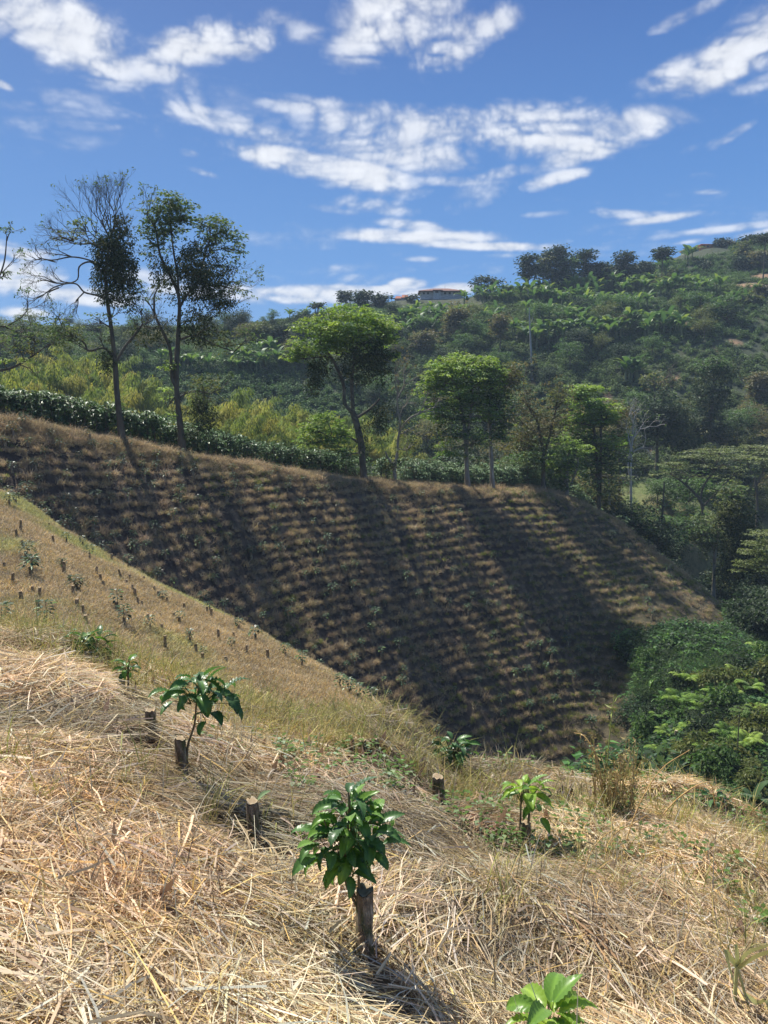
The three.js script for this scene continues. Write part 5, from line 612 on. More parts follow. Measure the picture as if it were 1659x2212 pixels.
// ---------------------------------------------------------------- green gully on the right
function frondGeo(seed) {
  const g = new MB(), q = rng(seed), L = 1, pts = [], n = 17, bend = 1.1 + q() * 0.7; R = q; let x = 0, y = 0;
  for (let i = 0; i <= n; i++) { const s = i / n, an = 0.95 - bend * s * s * 1.1; if (i) { x += (Math.cos(an) * L) / n; y += (Math.sin(an) * L) / n; } pts.push(V3(x, y, 0)); }
  g.ribbon(pts, 0.018, V3(0, 1, 0), [0.6, 0.6, 0.4], 0.9);
  for (let i = 2; i <= n; i++) { const s = i / n, w = 0.3 * Math.pow(Math.sin(Math.PI * Math.pow(s, 0.62)), 0.7) * 1.05 + 0.015, d = pts[i].clone().sub(pts[i - 1]).normalize(), up = V3(-d.y, d.x, 0); for (const sd of [-1, 1]) { const dir = V3(d.x * 0.45, d.y * 0.45 - 0.18, sd).normalize(), nn = up.clone().addScaledVector(dir, -up.dot(dir)).normalize(); g.leaf(pts[i], dir, nn, w * (0.9 + 0.2 * q()), 0.05, tint([1, 1, 1], 0.18), 0.2); } }
  return g.geo();
}
function thicket() {
  const u = thing('thicket', 'dense tangled green weeds and vines filling the gully on the right', 'undergrowth', null, null, 'stuff'), ug = [[0.05, 0.13, 0.03], [0.035, 0.095, 0.028], [0.085, 0.17, 0.035]].map((c, i) => bushGeo(600 + i, 300, [0.13, 0.1, 0.17][i], [c, [c[0] * 0.7, c[1] * 0.75, c[2]], [c[0] * 1.5, c[1] * 1.4, c[2]]], 0.55, 0.5)), l = []; R = rng(610);
  const edge = (r, q) => (18.4 + 6 * (fbm(q.x * 0.16, q.z * 0.16, 3, 3) - 0.5) - 0.05 * (r - 60)) * DEG;
  for (let i = 0; i < 17000; i++) { const az = rr(12, 34) * DEG, col = column(az), r = Math.sqrt(lerp(19 ** 2, (col.ridge.r + 5) ** 2, R())), q = azr(az, r); if (az < edge(r, q) - (r < col.gully.r + 3 ? 0.1 : 0) || r < col.crest.r + 4) continue;  if (fbm(q.x * 0.3, q.z * 0.3, 8, 2) < 0.43 && R() < 0.88) continue; const p = ground(q, -0.1); if (az < 24.5 * DEG && projV(p, 1.1) < 1362 + 30 * (vnoise(q.x * 0.4, q.z * 0.4) - 0.5)) continue; const b = R() < 0.5 ? rr(0.35, 0.7) : rr(0.9, 1.9), s = 1.35 * rr(0.7, 1.7) * lerp(0.7, 1.3, fbm(q.x * 0.2, q.z * 0.2, 5, 2)); l.push([p, V3(0, 1, 0), R() * 6.28, s, [b, b, b]]); }
  scatter(u, 'shrub', ug, M.leaf, l);
  const tg = [0, 1].map(() => tuft(46, 0.25, 1.5, 0.03, 0.45, [[0.09, 0.17, 0.045], [0.06, 0.13, 0.04], [0.13, 0.2, 0.06]], 1.3, 6)), l2 = [], g2 = thing('tall_grass', 'tall arching green grass over the top of the gully thicket', 'tall grass', null, null, 'stuff');
  for (let i = 0; i < 900; i++) { const U = rr(1385, 1640), V = rr(1395, 1520), p = hit(U, V, 26); if (!p) continue; const az = Math.atan2(p.x, -p.z); if (az < edge(p.length(), p)) continue; if (R() > 0.62) continue; l2.push([p, V3(0, 1, 0), R() * 6.28, rr(0.9, 1.7), white()]); }
  scatter(g2, 'grass_tuft', tg, M.leaf, l2);
  { const GS = 'leafy shrubs standing in the gully thicket', kinds = [['dark leafy shrub standing up from the gully thicket', 'dark'], ['bright leafy shrub standing up from the gully thicket', 'mid'], ['olive leafy shrub standing up from the gully thicket', 'olive']].map(([l, st], i) => { R = rng(660 + i); const t = thing('gully_shrub', l, 'shrub', V3(0, 0, 0), GS), w = new MB(), b = new MB(); for (let j = 0; j < 7; j++) { const a = j * 2.4, c = V3(Math.cos(a) * rr(0.3, 1), rr(0.9, 2.6), Math.sin(a) * rr(0.3, 1)); limb(w, V3(0, -0.3, 0), c, 0.04, 0.015, [0.12, 0.11, 0.07]); leafCloud(b, c, rr(0.5, 0.9), rr(0.35, 0.6), rr(0.5, 0.9), 0.032, { ...STY[st], L: 8.5, cs: 10, up: 0.35, droop: 0.4 }, 0.75); } part(t, 'stems', w.geo(), M.bark); part(t, 'foliage', b.geo(), M.leaf); return t; }), sp = [[], [], []]; R = rng(665);
    for (let i = 0; i < 46; i++) { const U = rr(1385, 1680), V = rr(1440, 1740); if (U < 1420 && V > 1500 && R() < 0.6) continue; const p = hit(U, V, 22); if (!p || Math.atan2(p.x, -p.z) < edge(p.length(), p)) continue; sp[R() < 0.5 ? 0 : R() < 0.6 ? 1 : 2].push([p, rr(0, 6.28), rr(0.6, 1.25)]); }
    for (let i = 0; i < 12; i++) { const p = hit(rr(1570, 1690), rr(1270, 1400), 40); if (p) sp[i % 3 ? 0 : 2].push([p, rr(0, 6.28), rr(1.3, 2.1)]); }
    kinds.forEach((k, i) => placeAll(k, sp[i], GS)); }
  const fr = [0, 1, 2].map((i) => frondGeo(620 + i)), fm = [[0.13, 0.25, 0.04], [0.22, 0.36, 0.05], [0.32, 0.45, 0.08]].map((c) => new THREE.MeshPhysicalMaterial({ color: new THREE.Color().setRGB(...c), vertexColors: true, roughness: 0.95, transmission: 0.42, thickness: 0, specularIntensity: 0.4, side: THREE.DoubleSide }));
  R = rng(630); const GF = 'ferns in the gully thicket', LF = 'green fern with arching feathery fronds in the gully thicket';
  const fern = (U, V, s, m) => { const p = hit(U, V, 20); if (!p) return; p.y += 1.4; s *= 1.15; const t = thing('fern', LF, 'fern', p, GF); for (let i = 0; i < 8; i++) { const f = part(t, 'frond', fr[i % 3], fm[clamp(m + (R() < 0.4 ? 1 : 0), 0, 2)]); f.rotation.set(0, i * 0.785 + rr(-0.3, 0.3), rr(-0.15, 0.3)); f.scale.setScalar(s * rr(0.75, 1.1)); } };
  for (const [U, V, s, m] of [[1480, 1510, 1.5, 1], [1466, 1560, 1.5, 0], [1530, 1592, 1.5, 0], [1500, 1630, 1.4, 1], [1560, 1560, 1.6, 1], [1644, 1450, 1.7, 2], [1655, 1500, 1.6, 2], [1590, 1510, 1.6, 1], [1440, 1632, 1.2, 1], [1424, 1668, 1.1, 1], [1530, 1680, 1.2, 1], [1482, 1690, 1.1, 1], [1562, 1690, 1.2, 1], [1440, 1735, 1.0, 1], [1620, 1530, 1.5, 0], [1570, 1640, 1.3, 0], [1500, 1570, 1.3, 0], [1640, 1590, 1.4, 1], [1420, 1590, 1.1, 0], [1610, 1660, 1.3, 1]]) fern(U, V, s, m);
  { const GB = 'broad leaved plants in the gully thicket'; R = rng(633); for (const [U, V] of [[1420, 1480], [1455, 1440], [1500, 1455], [1545, 1470], [1600, 1440], [1640, 1530], [1410, 1560], [1450, 1670], [1510, 1740], [1580, 1740], [1640, 1680], [1560, 1610], [1470, 1600], [1430, 1520], [1620, 1400], [1590, 1590], [1520, 1530], [1650, 1620]]) { const p = hit(U, V + 20, 20); if (!p) continue; p.y += 0.9; const t = thing('broadleaf_plant', 'broad leaved green plant rising ' + (U < 1480 ? 'at the left side' : U < 1570 ? 'in the middle' : 'at the right side') + ' of the gully thicket, ' + (V < 1500 ? 'high up' : V < 1600 ? 'half way down' : 'low down'), 'plant', p, GB), m = pick([FG.dark[1], FG.dark[2], FG.lime[2]]); for (let i = 0; i < 11; i++) { const q = part(t, 'leaf', LEAVES[i % 6], m), a = i * 2.4; setLeaf(q, V3(Math.cos(a) * 0.1, rr(-0.3, 0.35), Math.sin(a) * 0.1), V3(Math.cos(a), rr(-0.3, 0.8), Math.sin(a)), rr(-0.5, 0.5), rr(0.6, 1.1)); } const w = new MB(); w.tube([V3(0, -1, 0), V3(0, 0.35, 0)], [0.03, 0.015], 5, [0.12, 0.13, 0.06]); part(t, 'stem', w.geo(), M.bark); } }
  // parasol plant, post, banana at the right edge
  { const p = hit(1594, 1690, 20), k = pxSize(p), rg = Math.hypot(p.x, p.z), t = thing('parasol_plant', 'thin stemmed plant with a parasol of fingered leaves above the gully thicket', 'plant', p), rel = (U, V) => at(U, V, rg).sub(p), w = new MB(); R = rng(640); w.tube([rel(1594, 1700), rel(1592, 1640), rel(1595, 1580), rel(1598, 1536)], [1.6, 1.5, 1.3, 1].map((x) => x * k), 6, [0.16, 0.14, 0.09]); part(t, 'stem', w.geo(), M.bark);
    for (let i = 0; i < 12; i++) { const b = new MB(), a = i * 2.4, d = V3(Math.cos(a), lerp(0.7, -0.25, i / 12), Math.sin(a)).normalize(), c = d.clone().multiplyScalar(15 * k); b.tube([V3(0, 0, 0), c], [0.4 * k, 0.25 * k], 3, [0.2, 0.22, 0.08]); for (let j = 0; j < 8; j++) { const e = (j - 3.5) * 0.62, dd = V3(Math.cos(a + e), -0.25 + d.y * 0.3, Math.sin(a + e)).normalize(), n = V3(0, 1, 0); n.addScaledVector(dd, -n.dot(dd)).normalize(); b.leaf(c, dd, n, rr(9, 13) * k, 4.2 * k, tint([0.13, 0.22, 0.04], 0.2), 0.25); } part(t, 'leaf', b.geo(), M.leaf).position.copy(rel(1598, 1536)); } }
  { const p = hit(1453, 1640, 20), k = pxSize(p), rg = Math.hypot(p.x, p.z), w = new MB(), t = thing('wooden_post', 'leaning weathered wooden post sticking out of the gully ferns', 'post', p); R = rng(645); const top = at(1461, 1578, rg).sub(p); w.tube([V3(0, -0.3, 0), top.clone().multiplyScalar(0.5), top], [3.6 * k, 3.4 * k, 3.1 * k], 9, barkCol([0.27, 0.23, 0.15], 0.2), [0.4, 0.34, 0.24]); part(t, 'pole', w.geo(), M.bark); }
  { const p = hit(1632, 1770, 13), t = bananaKind(650, 'large dark banana plant with upright leaves at the right edge above the straw', null); t.userData.group = undefined; delete t.userData.group; t.position.copy(p).y -= 0.9; t.scale.setScalar(0.95); t.children.forEach((c, i) => { if (i) c.material = bananaMat[4]; }); t.children.forEach((c, i) => { if (i) c.rotation.z += 0.45; }); }
}
// ---------------------------------------------------------------- houses on the skyline
const HM = { wall: new THREE.MeshStandardMaterial({ color: new THREE.Color().setRGB(0.62, 0.6, 0.57), roughness: 0.9, map: grain }), roof: new THREE.MeshStandardMaterial({ color: new THREE.Color().setRGB(0.27, 0.13, 0.1), roughness: 0.9, map: grain }), red: new THREE.MeshStandardMaterial({ color: new THREE.Color().setRGB(0.5, 0.17, 0.09), roughness: 0.9, map: grain }), orange: new THREE.MeshStandardMaterial({ color: new THREE.Color().setRGB(0.62, 0.33, 0.17), roughness: 0.9, map: grain }), dark: new THREE.MeshStandardMaterial({ color: new THREE.Color().setRGB(0.06, 0.06, 0.07), roughness: 0.5 }), wood: new THREE.MeshStandardMaterial({ color: new THREE.Color().setRGB(0.2, 0.13, 0.09), roughness: 0.9 }), stone: new THREE.MeshStandardMaterial({ color: new THREE.Color().setRGB(0.22, 0.21, 0.2), roughness: 0.95, map: grain }) };
function box(t, name, x0, x1, y0, y1, z0, z1, mat) { const m = part(t, name, new THREE.BoxGeometry(x1 - x0, y1 - y0, z1 - z0), mat); m.position.set((x0 + x1) / 2, (y0 + y1) / 2, (z0 + z1) / 2); return m; }
function hip(t, x0, x1, z0, z1, y, h, inset, mat, name = 'roof') {  // hipped roof with thickness at the eaves and overlapping ends
  const zm = (z0 + z1) / 2, P = [[x0, y, z1], [x1, y, z1], [x1, y, z0], [x0, y, z0], [x0 + inset, y + h, zm], [x1 - inset, y + h, zm]].map((p) => V3(...p)), f = [[0, 1, 5], [0, 5, 4], [1, 2, 5], [2, 3, 4], [2, 4, 5], [3, 0, 4]], pos = []; for (const q of f) for (const i of q) pos.push(P[i].x, P[i].y, P[i].z);
  const e = new THREE.BoxGeometry(x1 - x0, 0.18, z1 - z0).toNonIndexed(); e.translate((x0 + x1) / 2, y - 0.092, zm); const g = new THREE.BufferGeometry(); g.setAttribute('position', new THREE.BufferAttribute(new Float32Array(pos), 3)); g.computeVertexNormals(); const uv = []; for (let i = 0; i < pos.length; i += 3) uv.push(pos[i] * 0.3, pos[i + 2] * 0.3); g.setAttribute('uv', new THREE.BufferAttribute(new Float32Array(uv), 2)); return part(t, name, mergeGeometries([g, e]), mat);
}
function windowAt(t, x, y, w, h, z) { const f = box(t, 'window', x - w / 2, x + w / 2, y, y + h, z - 0.06, z + 0.05, HM.wood); const p = new THREE.Mesh(new THREE.BoxGeometry(w * 0.84, h * 0.84, 0.04), HM.dark); p.name = 'pane'; p.position.z = 0.06; f.add(p); return f; }
const HOUSES = [[955, 646, 256, 15], [930, 646, 256, 12], [980, 646, 256, 12], [866, 649, 256, 11], [1497, 549, 316, 8], [1530, 540, 320, 8]].map(([U, V, r, w]) => ({ ...at(U, V, r), r: w }));
function houses() {
  { const p = at(955, 646, 266), k = pxSize(p), lift = (p.y = Math.max(p.y, H(p.x, p.z) + 1.3)), X = (U) => (U - 955) * k, Y = (V) => (646 - V) * k, t = thing('house', 'long low house with brown hipped tile roof on the central skyline', 'house', p); box(t, 'wall', X(909), X(1000), -1.5, Y(634.4), -7, -1.2, HM.wall); hip(t, X(904), X(1004.5), -8.5, 0.2, Y(634), Y(624.6) - Y(634), 5.4, HM.roof);
    box(t, 'bay', X(936), X(952), -1.2, Y(633.2), -1.2, 0, HM.wall); hip(t, X(934), X(956), -5, 0.9, Y(633), 0.75, 1.2, HM.roof, 'bay_roof'); windowAt(t, X(943.5), Y(638.5), 7 * k, 5 * k, 0.01); for (const U of [916, 925, 962, 972, 982]) windowAt(t, X(U), Y(640.5), 4.5 * k, 4.6 * k, -1.19); for (const U of [990, 995, 1000.5]) box(t, 'veranda_post', X(U) - 0.08, X(U) + 0.08, -1.2, Y(634.3), -0.45, -0.3, HM.wall); box(t, 'plinth', X(907), X(1002), -3.5, -1.0, -7.4, 0.3, HM.stone); const a = new MB(); a.tube([V3(X(963), Y(627), -4), V3(X(963), Y(617), -4)], [0.05, 0.03], 5, [0.2, 0.2, 0.2]); part(t, 'antenna', a.geo(), M.bark); }
  { const p = at(866, 649, 265), k = pxSize(p), lift = (p.y = Math.max(p.y, H(p.x, p.z) + 0.3)), X = (U) => (U - 866) * k, Y = (V) => (649 - V) * k, t = thing('house', 'small white annex with stepped red tile roofs left of the long house', 'house', p); box(t, 'wall', X(854), X(867), -0.8, Y(645.2), -3.4, -0.4, HM.wall); box(t, 'wall', X(867.2), X(882), -0.8, Y(643.2), -3.6, -0.3, HM.wall); hip(t, X(852.6), X(868), -4, 0.2, Y(645), 1.1, 0.5, HM.red); hip(t, X(866.2), X(883.5), -4.2, 0.3, Y(643), 1.25, 0.5, HM.red); windowAt(t, X(860), Y(648), 3 * k, 2.2 * k, -0.39); windowAt(t, X(874), Y(647.5), 3.4 * k, 2.8 * k, -0.29); box(t, 'terrace_wall', X(845), X(908), -2.2, -0.35, 0.6, 1, HM.stone); for (let U = 846; U < 888; U += 7) box(t, 'rail_post', X(U) - 0.06, X(U) + 0.06, -0.34, 0.45, 0.7, 0.82, HM.wall); box(t, 'rail', X(846), X(888), 0.45, 0.55, 0.72, 0.8, HM.wall); }
  { const p = at(1497, 549, 322), k = pxSize(p), lift = (p.y = Math.max(p.y, H(p.x, p.z) + 0.3)), X = (U) => (U - 1497) * k, Y = (V) => (549 - V) * k, t = thing('house', 'low pinkish house with wide pale roof on the upper right skyline', 'house', p); box(t, 'wall', X(1484), X(1512), -1.5, Y(543.4), -6, -1, HM.wall); hip(t, X(1481.5), X(1515), -7, 0, Y(543), 3.6 * k, 4, HM.orange); for (const U of [1489, 1497, 1505]) windowAt(t, X(U), Y(547.6), 3 * k, 3 * k, -0.99); }
  { const p = at(1530, 540, 326), k = pxSize(p), lift = (p.y = Math.max(p.y, H(p.x, p.z) + 0.3)), X = (U) => (U - 1530) * k, Y = (V) => (540 - V) * k, t = thing('house', 'orange walled house with brick red roof just uphill of the pale roofed one', 'house', p); box(t, 'wall', X(1515), X(1545), -1.5, Y(533.4), -5, -1, HM.orange); hip(t, X(1513), X(1547.5), -6, 0, Y(533), 4.4 * k, 4.5, HM.red); for (const U of [1523, 1531]) windowAt(t, X(U), Y(538.5), 4 * k, 3 * k, -0.99); }
  { const p = at(1479, 547, 320), k = pxSize(p), t = thing('utility_pole', 'thin dark utility pole left of the upper right houses', 'pole', p), w = new MB(); w.tube([V3(0, -1.5, 0), V3(0, 11 * k, 0)], [0.14, 0.11], 6, [0.14, 0.12, 0.1]); part(t, 'pole', w.geo(), M.bark); box(t, 'crossarm', -0.7, 0.7, 9.6 * k, 9.6 * k + 0.14, -0.28, -0.14, HM.wood); }
}
// ---------------------------------------------------------------- foreground
function singleStump(label, base, top, r, seed, extra) { R = rng(seed); const p = hit(...base), k = pxSize(p), t = thing('stump', label, 'stump', p); addStump(t, V3(0, 0, 0), top, base, k, r, seed, true, null); if (extra) extra(t, p, k); return t; }
function foreground() {
  coffeePlant('coffee_plant', 'large glossy dark green coffee plant on a tall stump, front and centre', [787, 2066], [[789, 1916, 786, 2068, 20]], [[[772, 1960], [745, 1900], [748, 1820], [756, 1740], [752, 1712]], [[775, 1950], [735, 1880], [712, 1810], [700, 1770]], [[778, 1945], [775, 1880], [790, 1810], [800, 1770]]], [[752, 1792, 74, 74, 42, [755, 1880]], [704, 1822, 50, 46, 18, [740, 1890]], [800, 1805, 50, 54, 18, [775, 1890]], [750, 1730, 40, 26, 11, [752, 1780]], [750, 1870, 54, 36, 14, [755, 1920]]], 66, FG.dark.concat([FG.dark[2], FG.lime[2], FG.lime[2]]), 701);
  coffeePlant('coffee_plant', 'umbrella shaped coffee plant on a bent side stem from a dark stump, left of centre', [396, 1692], [[391, 1596, 396, 1694, 13]], [[[404, 1660], [405, 1612], [420, 1566], [424, 1520], [430, 1480]]], [[424, 1490, 72, 24, 18, [424, 1528]], [380, 1500, 50, 24, 8, [424, 1528]], [478, 1502, 50, 28, 9, [424, 1528]], [452, 1535, 36, 34, 7, [426, 1530]], [428, 1466, 36, 14, 6, [428, 1490]]], 56, FG.dark, 702);
  coffeePlant('coffee_plant', 'small round coffee plant on a low stump left of the umbrella shaped one', [263, 1508], [[262, 1474, 263, 1510, 10]], [[[276, 1506], [277, 1470], [275, 1440]]], [[274, 1440, 26, 22, 16, [276, 1470]]], 30, FG.dark.concat([FG.lime[2]]), 703);
  coffeePlant('coffee_plant', 'wide low dark coffee bush at the far left crest of the straw', [190, 1432], [], [[[190, 1432], [185, 1400], [176, 1378]], [[192, 1432], [205, 1400], [212, 1375]]], [[170, 1388, 36, 20, 16, [186, 1415]], [214, 1388, 34, 24, 16, [198, 1415]], [190, 1375, 30, 12, 8, [190, 1400]]], 32, FG.dark.concat([FG.lime[2]]), 704);
  coffeePlant('coffee_plant', 'dark coffee plant on two thin stumps at the crest, right of centre', [985, 1684], [[976, 1652, 979, 1686, 6], [992, 1648, 991, 1684, 6]], [[[984, 1684], [982, 1650], [978, 1610]], [[988, 1684], [992, 1640], [990, 1606]]], [[978, 1614, 42, 26, 26, [982, 1650]], [960, 1628, 24, 22, 7, [978, 1650]], [1000, 1622, 22, 22, 7, [990, 1650]]], 34, FG.dark, 705);
  coffeePlant('coffee_plant', 'lime green coffee plant with two long drooping leaves on a weathered stump at right', [1131, 1828], [[1134, 1776, 1131, 1830, 12]], [[[1122, 1826], [1124, 1770], [1126, 1715]], [[1140, 1790], [1143, 1750], [1140, 1705]]], [[1128, 1702, 50, 14, 13, [1126, 1745]], [1150, 1705, 40, 14, 9, [1140, 1740]], [1166, 1752, 14, 24, 4, [1142, 1735]]], 46, FG.lime, 706);
  coffeePlant('coffee_plant', 'bright young coffee plant with big shiny leaves at the bottom edge, right of centre', [1188, 2282], [], [[[1188, 2282], [1186, 2230], [1184, 2172]], [[1190, 2282], [1200, 2230], [1206, 2195]]], [[1184, 2182, 46, 24, 9, [1186, 2225]], [1196, 2212, 60, 28, 9, [1190, 2245]]], 104, [FG.lime[0], FG.lime[1], FG.lime[1], FG.lime[2]], 707);
  coffeePlant('coffee_plant', 'dark rosette coffee plant half sunk behind the dry stalks on the right crest', [1538, 1760], [], [[[1538, 1760], [1537, 1735], [1536, 1715]]], [[1536, 1724, 34, 16, 16, [1537, 1745]]], 36, FG.dark, 708);
  singleStump('pale flat topped stump between the small round plant and the umbrella shaped plant', [325, 1597], [327, 1533], 10.5, 711);
  singleStump('split barked stump with one upright pale leaf on top, left of the large centre plant', [549, 1824], [546, 1730], 13.5, 712, (t, p, k) => { const m = part(t, 'leaf', LEAVES[0], leafCol(0.2, 0.3, 0.14, { clearcoat: 0.2 })); const q = at(556, 1728, Math.hypot(p.x, p.z)).sub(p); setLeaf(m, q, V3(0.75, 0.7, 0.2), 0.5, 40 * k); });
  singleStump('leaning stump with pale cut top in open straw, left of the lime green plant', [950, 1758], [945, 1676], 14, 713);
  singleStump('left stump of the weathered pair in the straw above the large centre plant', [785, 1634], [782, 1598], 10, 714);
  singleStump('right stump of the weathered pair in the straw above the large centre plant', [808, 1632], [807, 1597], 9.5, 715);
  // dry shrub
  { R = rng(720); const p = hit(1322, 1782), k = pxSize(p), t = thing('dry_shrub', 'tall withered brown weed clump on the right crest of the straw', 'dry shrub', p), s = new MB(), l = new MB();
    for (let i = 0; i < 46; i++) { const a = rr(0, 6.28), o = rr(0, 46) * k, h = rr(90, 195) * k, b = V3(Math.cos(a) * o, -0.02, Math.sin(a) * o * 0.6), top = b.clone().add(V3(gauss() * 34 * k, h, gauss() * 30 * k)), m = b.clone().lerp(top, 0.5).add(V3(gauss() * 8 * k, 0, 0)), pts = new THREE.CatmullRomCurve3([b, m, top]).getPoints(7); s.tube(pts, pts.map((_, j) => lerp(1.3, 0.5, j / 7) * k), 4, tint(pick([[0.42, 0.31, 0.15], [0.48, 0.35, 0.17], [0.34, 0.24, 0.12]]), 0.2));
      for (let j = 0; j < 34; j++) { const q = pts[1 + Math.floor(R() * 6.9)], d = randDir(); d.y -= 0.5; d.normalize(); const n = randDir(); n.addScaledVector(d, -n.dot(d)).normalize(); l.leaf(q.clone().addScaledVector(d, 3 * k), d, n, rr(5, 13) * k, rr(2.5, 5) * k, tint(pick([[0.4, 0.31, 0.13], [0.32, 0.25, 0.1], [0.44, 0.36, 0.15], [0.26, 0.26, 0.08]]), 0.25), rr(-0.3, 0.5)); } }
    part(t, 'stems', s.geo(), M.bark); part(t, 'foliage', l.geo(), M.straw); }
  // arching dry canes on the right
  const canes = [[[1310, 1790], [1290, 1640], [1262, 1590], [1240, 1583], 'thin bent dry cane arching over the withered weed clump'], [[1300, 1760], [1312, 1640], [1320, 1560], [1326, 1508], 'tall thin yellow green weed stalk rising beside the withered weed clump'], [[1340, 1860], [1380, 1740], [1430, 1660], [1490, 1620], 'long straight dry cane slanting right toward the gully ferns'], [[1290, 1870], [1330, 1800], [1368, 1780], [1400, 1760], 'short slanting cane crossing in front of the withered weed clump'], [[1400, 1800], [1470, 1720], [1530, 1690], [1545, 1740], 'cane bowed over beside the dark rosette plant'], [[1250, 2000], [1258, 1900], [1290, 1820], [1372, 1765], 'long golden cane leaning right above the aligned straw bundle'], [[1150, 1705], [1180, 1665], [1205, 1660], [1208, 1690], 'brown drooping dead stem over the blackened clump']];
  canes.forEach(([a, b, c, d, label], i) => { R = rng(730 + i); const p = hit(...a), k = pxSize(p), rg = Math.hypot(p.x, p.z), t = thing('dry_cane', label, 'dry stalk', p), pts = new THREE.CatmullRomCurve3([a, b, c, d].map(([U, V], j) => at(U, V, rg + (j ? 0.1 * j : 0)).sub(p))).getPoints(14), w = new MB(), green = i === 1; w.tube(pts, pts.map((_, j) => lerp(1.7, 0.7, j / 14) * k), 5, green ? [0.24, 0.27, 0.07] : tint([0.5, 0.33, 0.13], 0.15)); part(t, 'stalk', w.geo(), M.bark); const l = new MB(); for (let j = 0; j < (green ? 26 : 9); j++) { const q = pts[2 + Math.floor(R() * 12)], dd = randDir(); dd.y -= 0.4; dd.normalize(); const n = randDir(); n.addScaledVector(dd, -n.dot(dd)).normalize(); l.leaf(q, dd, n, rr(10, 24) * k, rr(2, 4) * k, tint(green ? [0.22, 0.28, 0.06] : [0.45, 0.34, 0.16], 0.2), 0.3); } part(t, 'blades', l.geo(), M.straw); });
  { R = rng(741); const p = hit(1216, 1752), k = pxSize(p), t = thing('dead_plant', 'blackened clump of shrivelled dead leaves right of the lime green plant', 'dead plant', p), s = new MB(); for (let i = 0; i < 9; i++) { const a = rr(0, 6.28), top = V3(Math.cos(a) * rr(6, 24) * k, rr(24, 52) * k, Math.sin(a) * 18 * k); s.tube([V3(Math.cos(a) * 4 * k, -0.02, 0), top.clone().multiplyScalar(0.6), top], [2.2 * k, 1.8 * k, 1.2 * k], 5, tint([0.07, 0.05, 0.035], 0.3)); } part(t, 'stems', s.geo(), M.bark);
    for (let i = 0; i < 22; i++) { const a = i * 2.4, m = part(t, 'leaf', LEAVES[3 + (i % 3)], M.deadLeaf); setLeaf(m, V3(Math.cos(a) * rr(4, 22) * k, rr(14, 50) * k, Math.sin(a) * rr(4, 18) * k), V3(Math.cos(a), rr(-1.2, -0.1), Math.sin(a)), rr(-1.2, 1.2), rr(18, 32) * k); } }
  { R = rng(745); const p = hit(1400, 1850), t = thing('straw_bundle', 'combed bundle of bright parallel straw lying below the withered weed clump', 'straw bundle', p), b = new MB(), k = pxSize(p); const n = normalAt(p.x, p.z), ax = V3(0.93, 0, 0.38); ax.addScaledVector(n, -ax.dot(n)).normalize(); const sd = V3().crossVectors(n, ax); for (let i = 0; i < 150; i++) { const w = gauss() * 18 * k, o = rr(-40, 30) * k, L = rr(60, 130) * k, h = rr(8, 34) * k * (1 - Math.abs(w) / (70 * k)), q = V3().addScaledVector(sd, w * 1.6).addScaledVector(ax, o).addScaledVector(n, Math.max(0.02, h)), d = ax.clone().addScaledVector(sd, gauss() * 0.1).addScaledVector(n, gauss() * 0.05).normalize(); b.ribbon([q.clone().addScaledVector(d, -L / 2), q.clone().addScaledVector(n, 3 * k), q.clone().addScaledVector(d, L / 2)], rr(1.6, 2.8) * k, n.clone().addScaledVector(sd, gauss()).normalize(), tint(pick([[0.66, 0.55, 0.34], [0.6, 0.46, 0.25], [0.68, 0.6, 0.42]]), 0.18), 0.3); } part(t, 'stalks', b.geo(), M.straw); }
  { R = rng(750); const p = hit(1586, 2215), k = pxSize(p), rg = Math.hypot(p.x, p.z), t = thing('broken_cane', 'pale green broken grass cane with folded blades at the lower right edge', 'grass cane', p), rel = (U, V) => at(U, V, rg).sub(p), w = new MB(); w.tube([rel(1584, 2225), rel(1588, 2150), rel(1592, 2086)], [5 * k, 4.4 * k, 3.6 * k], 7, [0.42, 0.44, 0.18]); w.tube([rel(1628, 2225), rel(1610, 2150), rel(1594, 2092)], [3.2 * k, 3 * k, 2.4 * k], 6, [0.4, 0.42, 0.18]); part(t, 'stalk', w.geo(), M.bark); for (const pts of [[[1592, 2088], [1572, 2060], [1560, 2042], [1566, 2075], [1574, 2110]], [[1592, 2088], [1612, 2052], [1640, 2035], [1672, 2018]], [[1593, 2090], [1588, 2050], [1582, 2030], [1580, 2050]], [[1610, 2150], [1632, 2160], [1646, 2150], [1652, 2180]], [[1594, 2092], [1630, 2060], [1668, 2045], [1690, 2050]]]) { const b = new MB(); b.ribbon(new THREE.CatmullRomCurve3(pts.map(([U, V], j) => rel(U, V).add(V3(0, 0, 0.015 * j)))).getPoints(10), 11 * k, V3(0.2, 0.4, 1).normalize(), tint([0.46, 0.46, 0.18], 0.12), 0.9); part(t, 'blade', b.geo(), M.straw); } }
  const clump = (label, U, V, h, n, col, seed) => { R = rng(seed); const p = hit(U, V), k = pxSize(p), t = thing('grass_clump', label, 'grass', p); for (let i = 0; i < n; i++) { const b = new MB(), a = i * 2.4, L = h * k * rr(0.7, 1.15), lean = rr(0.15, 0.9), pts = []; for (let j = 0; j <= 6; j++) { const s = j / 6; pts.push(V3(Math.cos(a) * L * lean * s * s, L * (s - 0.45 * lean * s * s), Math.sin(a) * L * lean * s * s)); } b.ribbon(pts, rr(4, 7) * k, V3(-Math.sin(a) * 0.2 + Math.cos(a) * 0.6, 0.6, Math.sin(a) * 0.6 + 0.2).normalize(), tint(col, 0.18), 1); part(t, 'blade', b.geo(), M.leaf); } };
  clump('bright green strappy grass clump just left of the large centre plant', 640, 1822, 44, 15, [0.16, 0.28, 0.04], 760);
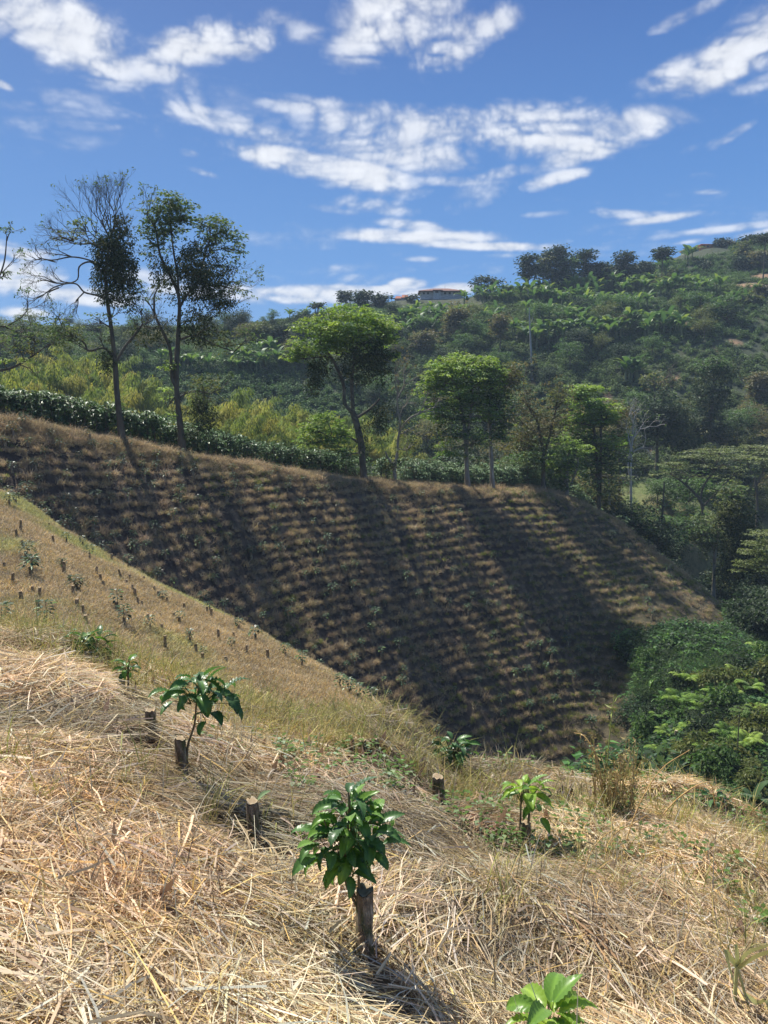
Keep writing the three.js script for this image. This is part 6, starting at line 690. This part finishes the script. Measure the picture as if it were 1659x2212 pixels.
  clump('yellow green grass clump on the crest right of the umbrella shaped plant', 625, 1572, 74, 16, [0.3, 0.32, 0.07], 761);
  clump('yellow blades of grass standing right behind the umbrella shaped plant', 540, 1560, 66, 12, [0.36, 0.36, 0.1], 762);
  clump('thin pale green weed leaning on the leaning stump with pale cut top', 925, 1722, 66, 10, [0.2, 0.3, 0.09], 763);
  for (const [a, b, r, label] of [[[500, 1780], [548, 1832], 3.4, 'pale fallen stick left of the split barked stump'], [[568, 1782], [606, 1822], 3.2, 'pale fallen stick right of the split barked stump'], [[362, 1610], [372, 1660], 2.6, 'thin grey stick leaning by the umbrella shaped plant stump'], [[205, 1790], [330, 1812], 2.4, 'long grey stick lying in the straw at lower left'], [[1120, 1940], [1175, 1950], 2.6, 'grey dead twig lying in the straw at right']]) { R = rng(Math.round(a[0])); const p = hit(...a), q = hit(...b), k = pxSize(p), w = new MB(), d = q.clone().sub(p); w.tube([0, 0.3, 0.65, 1].map((s) => d.clone().multiplyScalar(s).add(V3(0, 0.03 + (s === 0.3 ? 0.012 : 0), 0))), [r, r * 0.95, r * 0.8, r * 0.5].map((x) => x * k), 6, barkCol([0.3, 0.26, 0.21], 0.15), [0.4, 0.35, 0.28]); const m = new THREE.Mesh(w.geo(), M.bark); m.name = numbered('stick'); m.position.copy(p); m.castShadow = m.receiveShadow = true; tag(m, label, 'stick'); scene.add(m); }
}
M.deadLeaf = new THREE.MeshStandardMaterial({ color: new THREE.Color().setRGB(0.06, 0.045, 0.035), vertexColors: true, roughness: 0.7, side: THREE.DoubleSide });

const T0 = Date.now(), step = (n, f) => { R = rng(1000 + n.length * 7 + n.charCodeAt(0)); f(); console.log(n, Date.now() - T0); };
step('houses', houses); step('ridgeTrees', ridgeTrees); step('valleyTrees', valleyTrees); step('bamboo', bamboo); step('hedge', hedge); step('bananas', bananas); step('fields', fields);
step('slopePlants', slopePlants); step('thicket', thicket); step('foreground', foreground); step('slopeGrass', slopeGrass); step('midSlopeGrass', midSlopeGrass); step('nearStraw', nearStraw); step('litter', litter); step('nearWeeds', nearWeeds);
renderer.render(scene, camera);
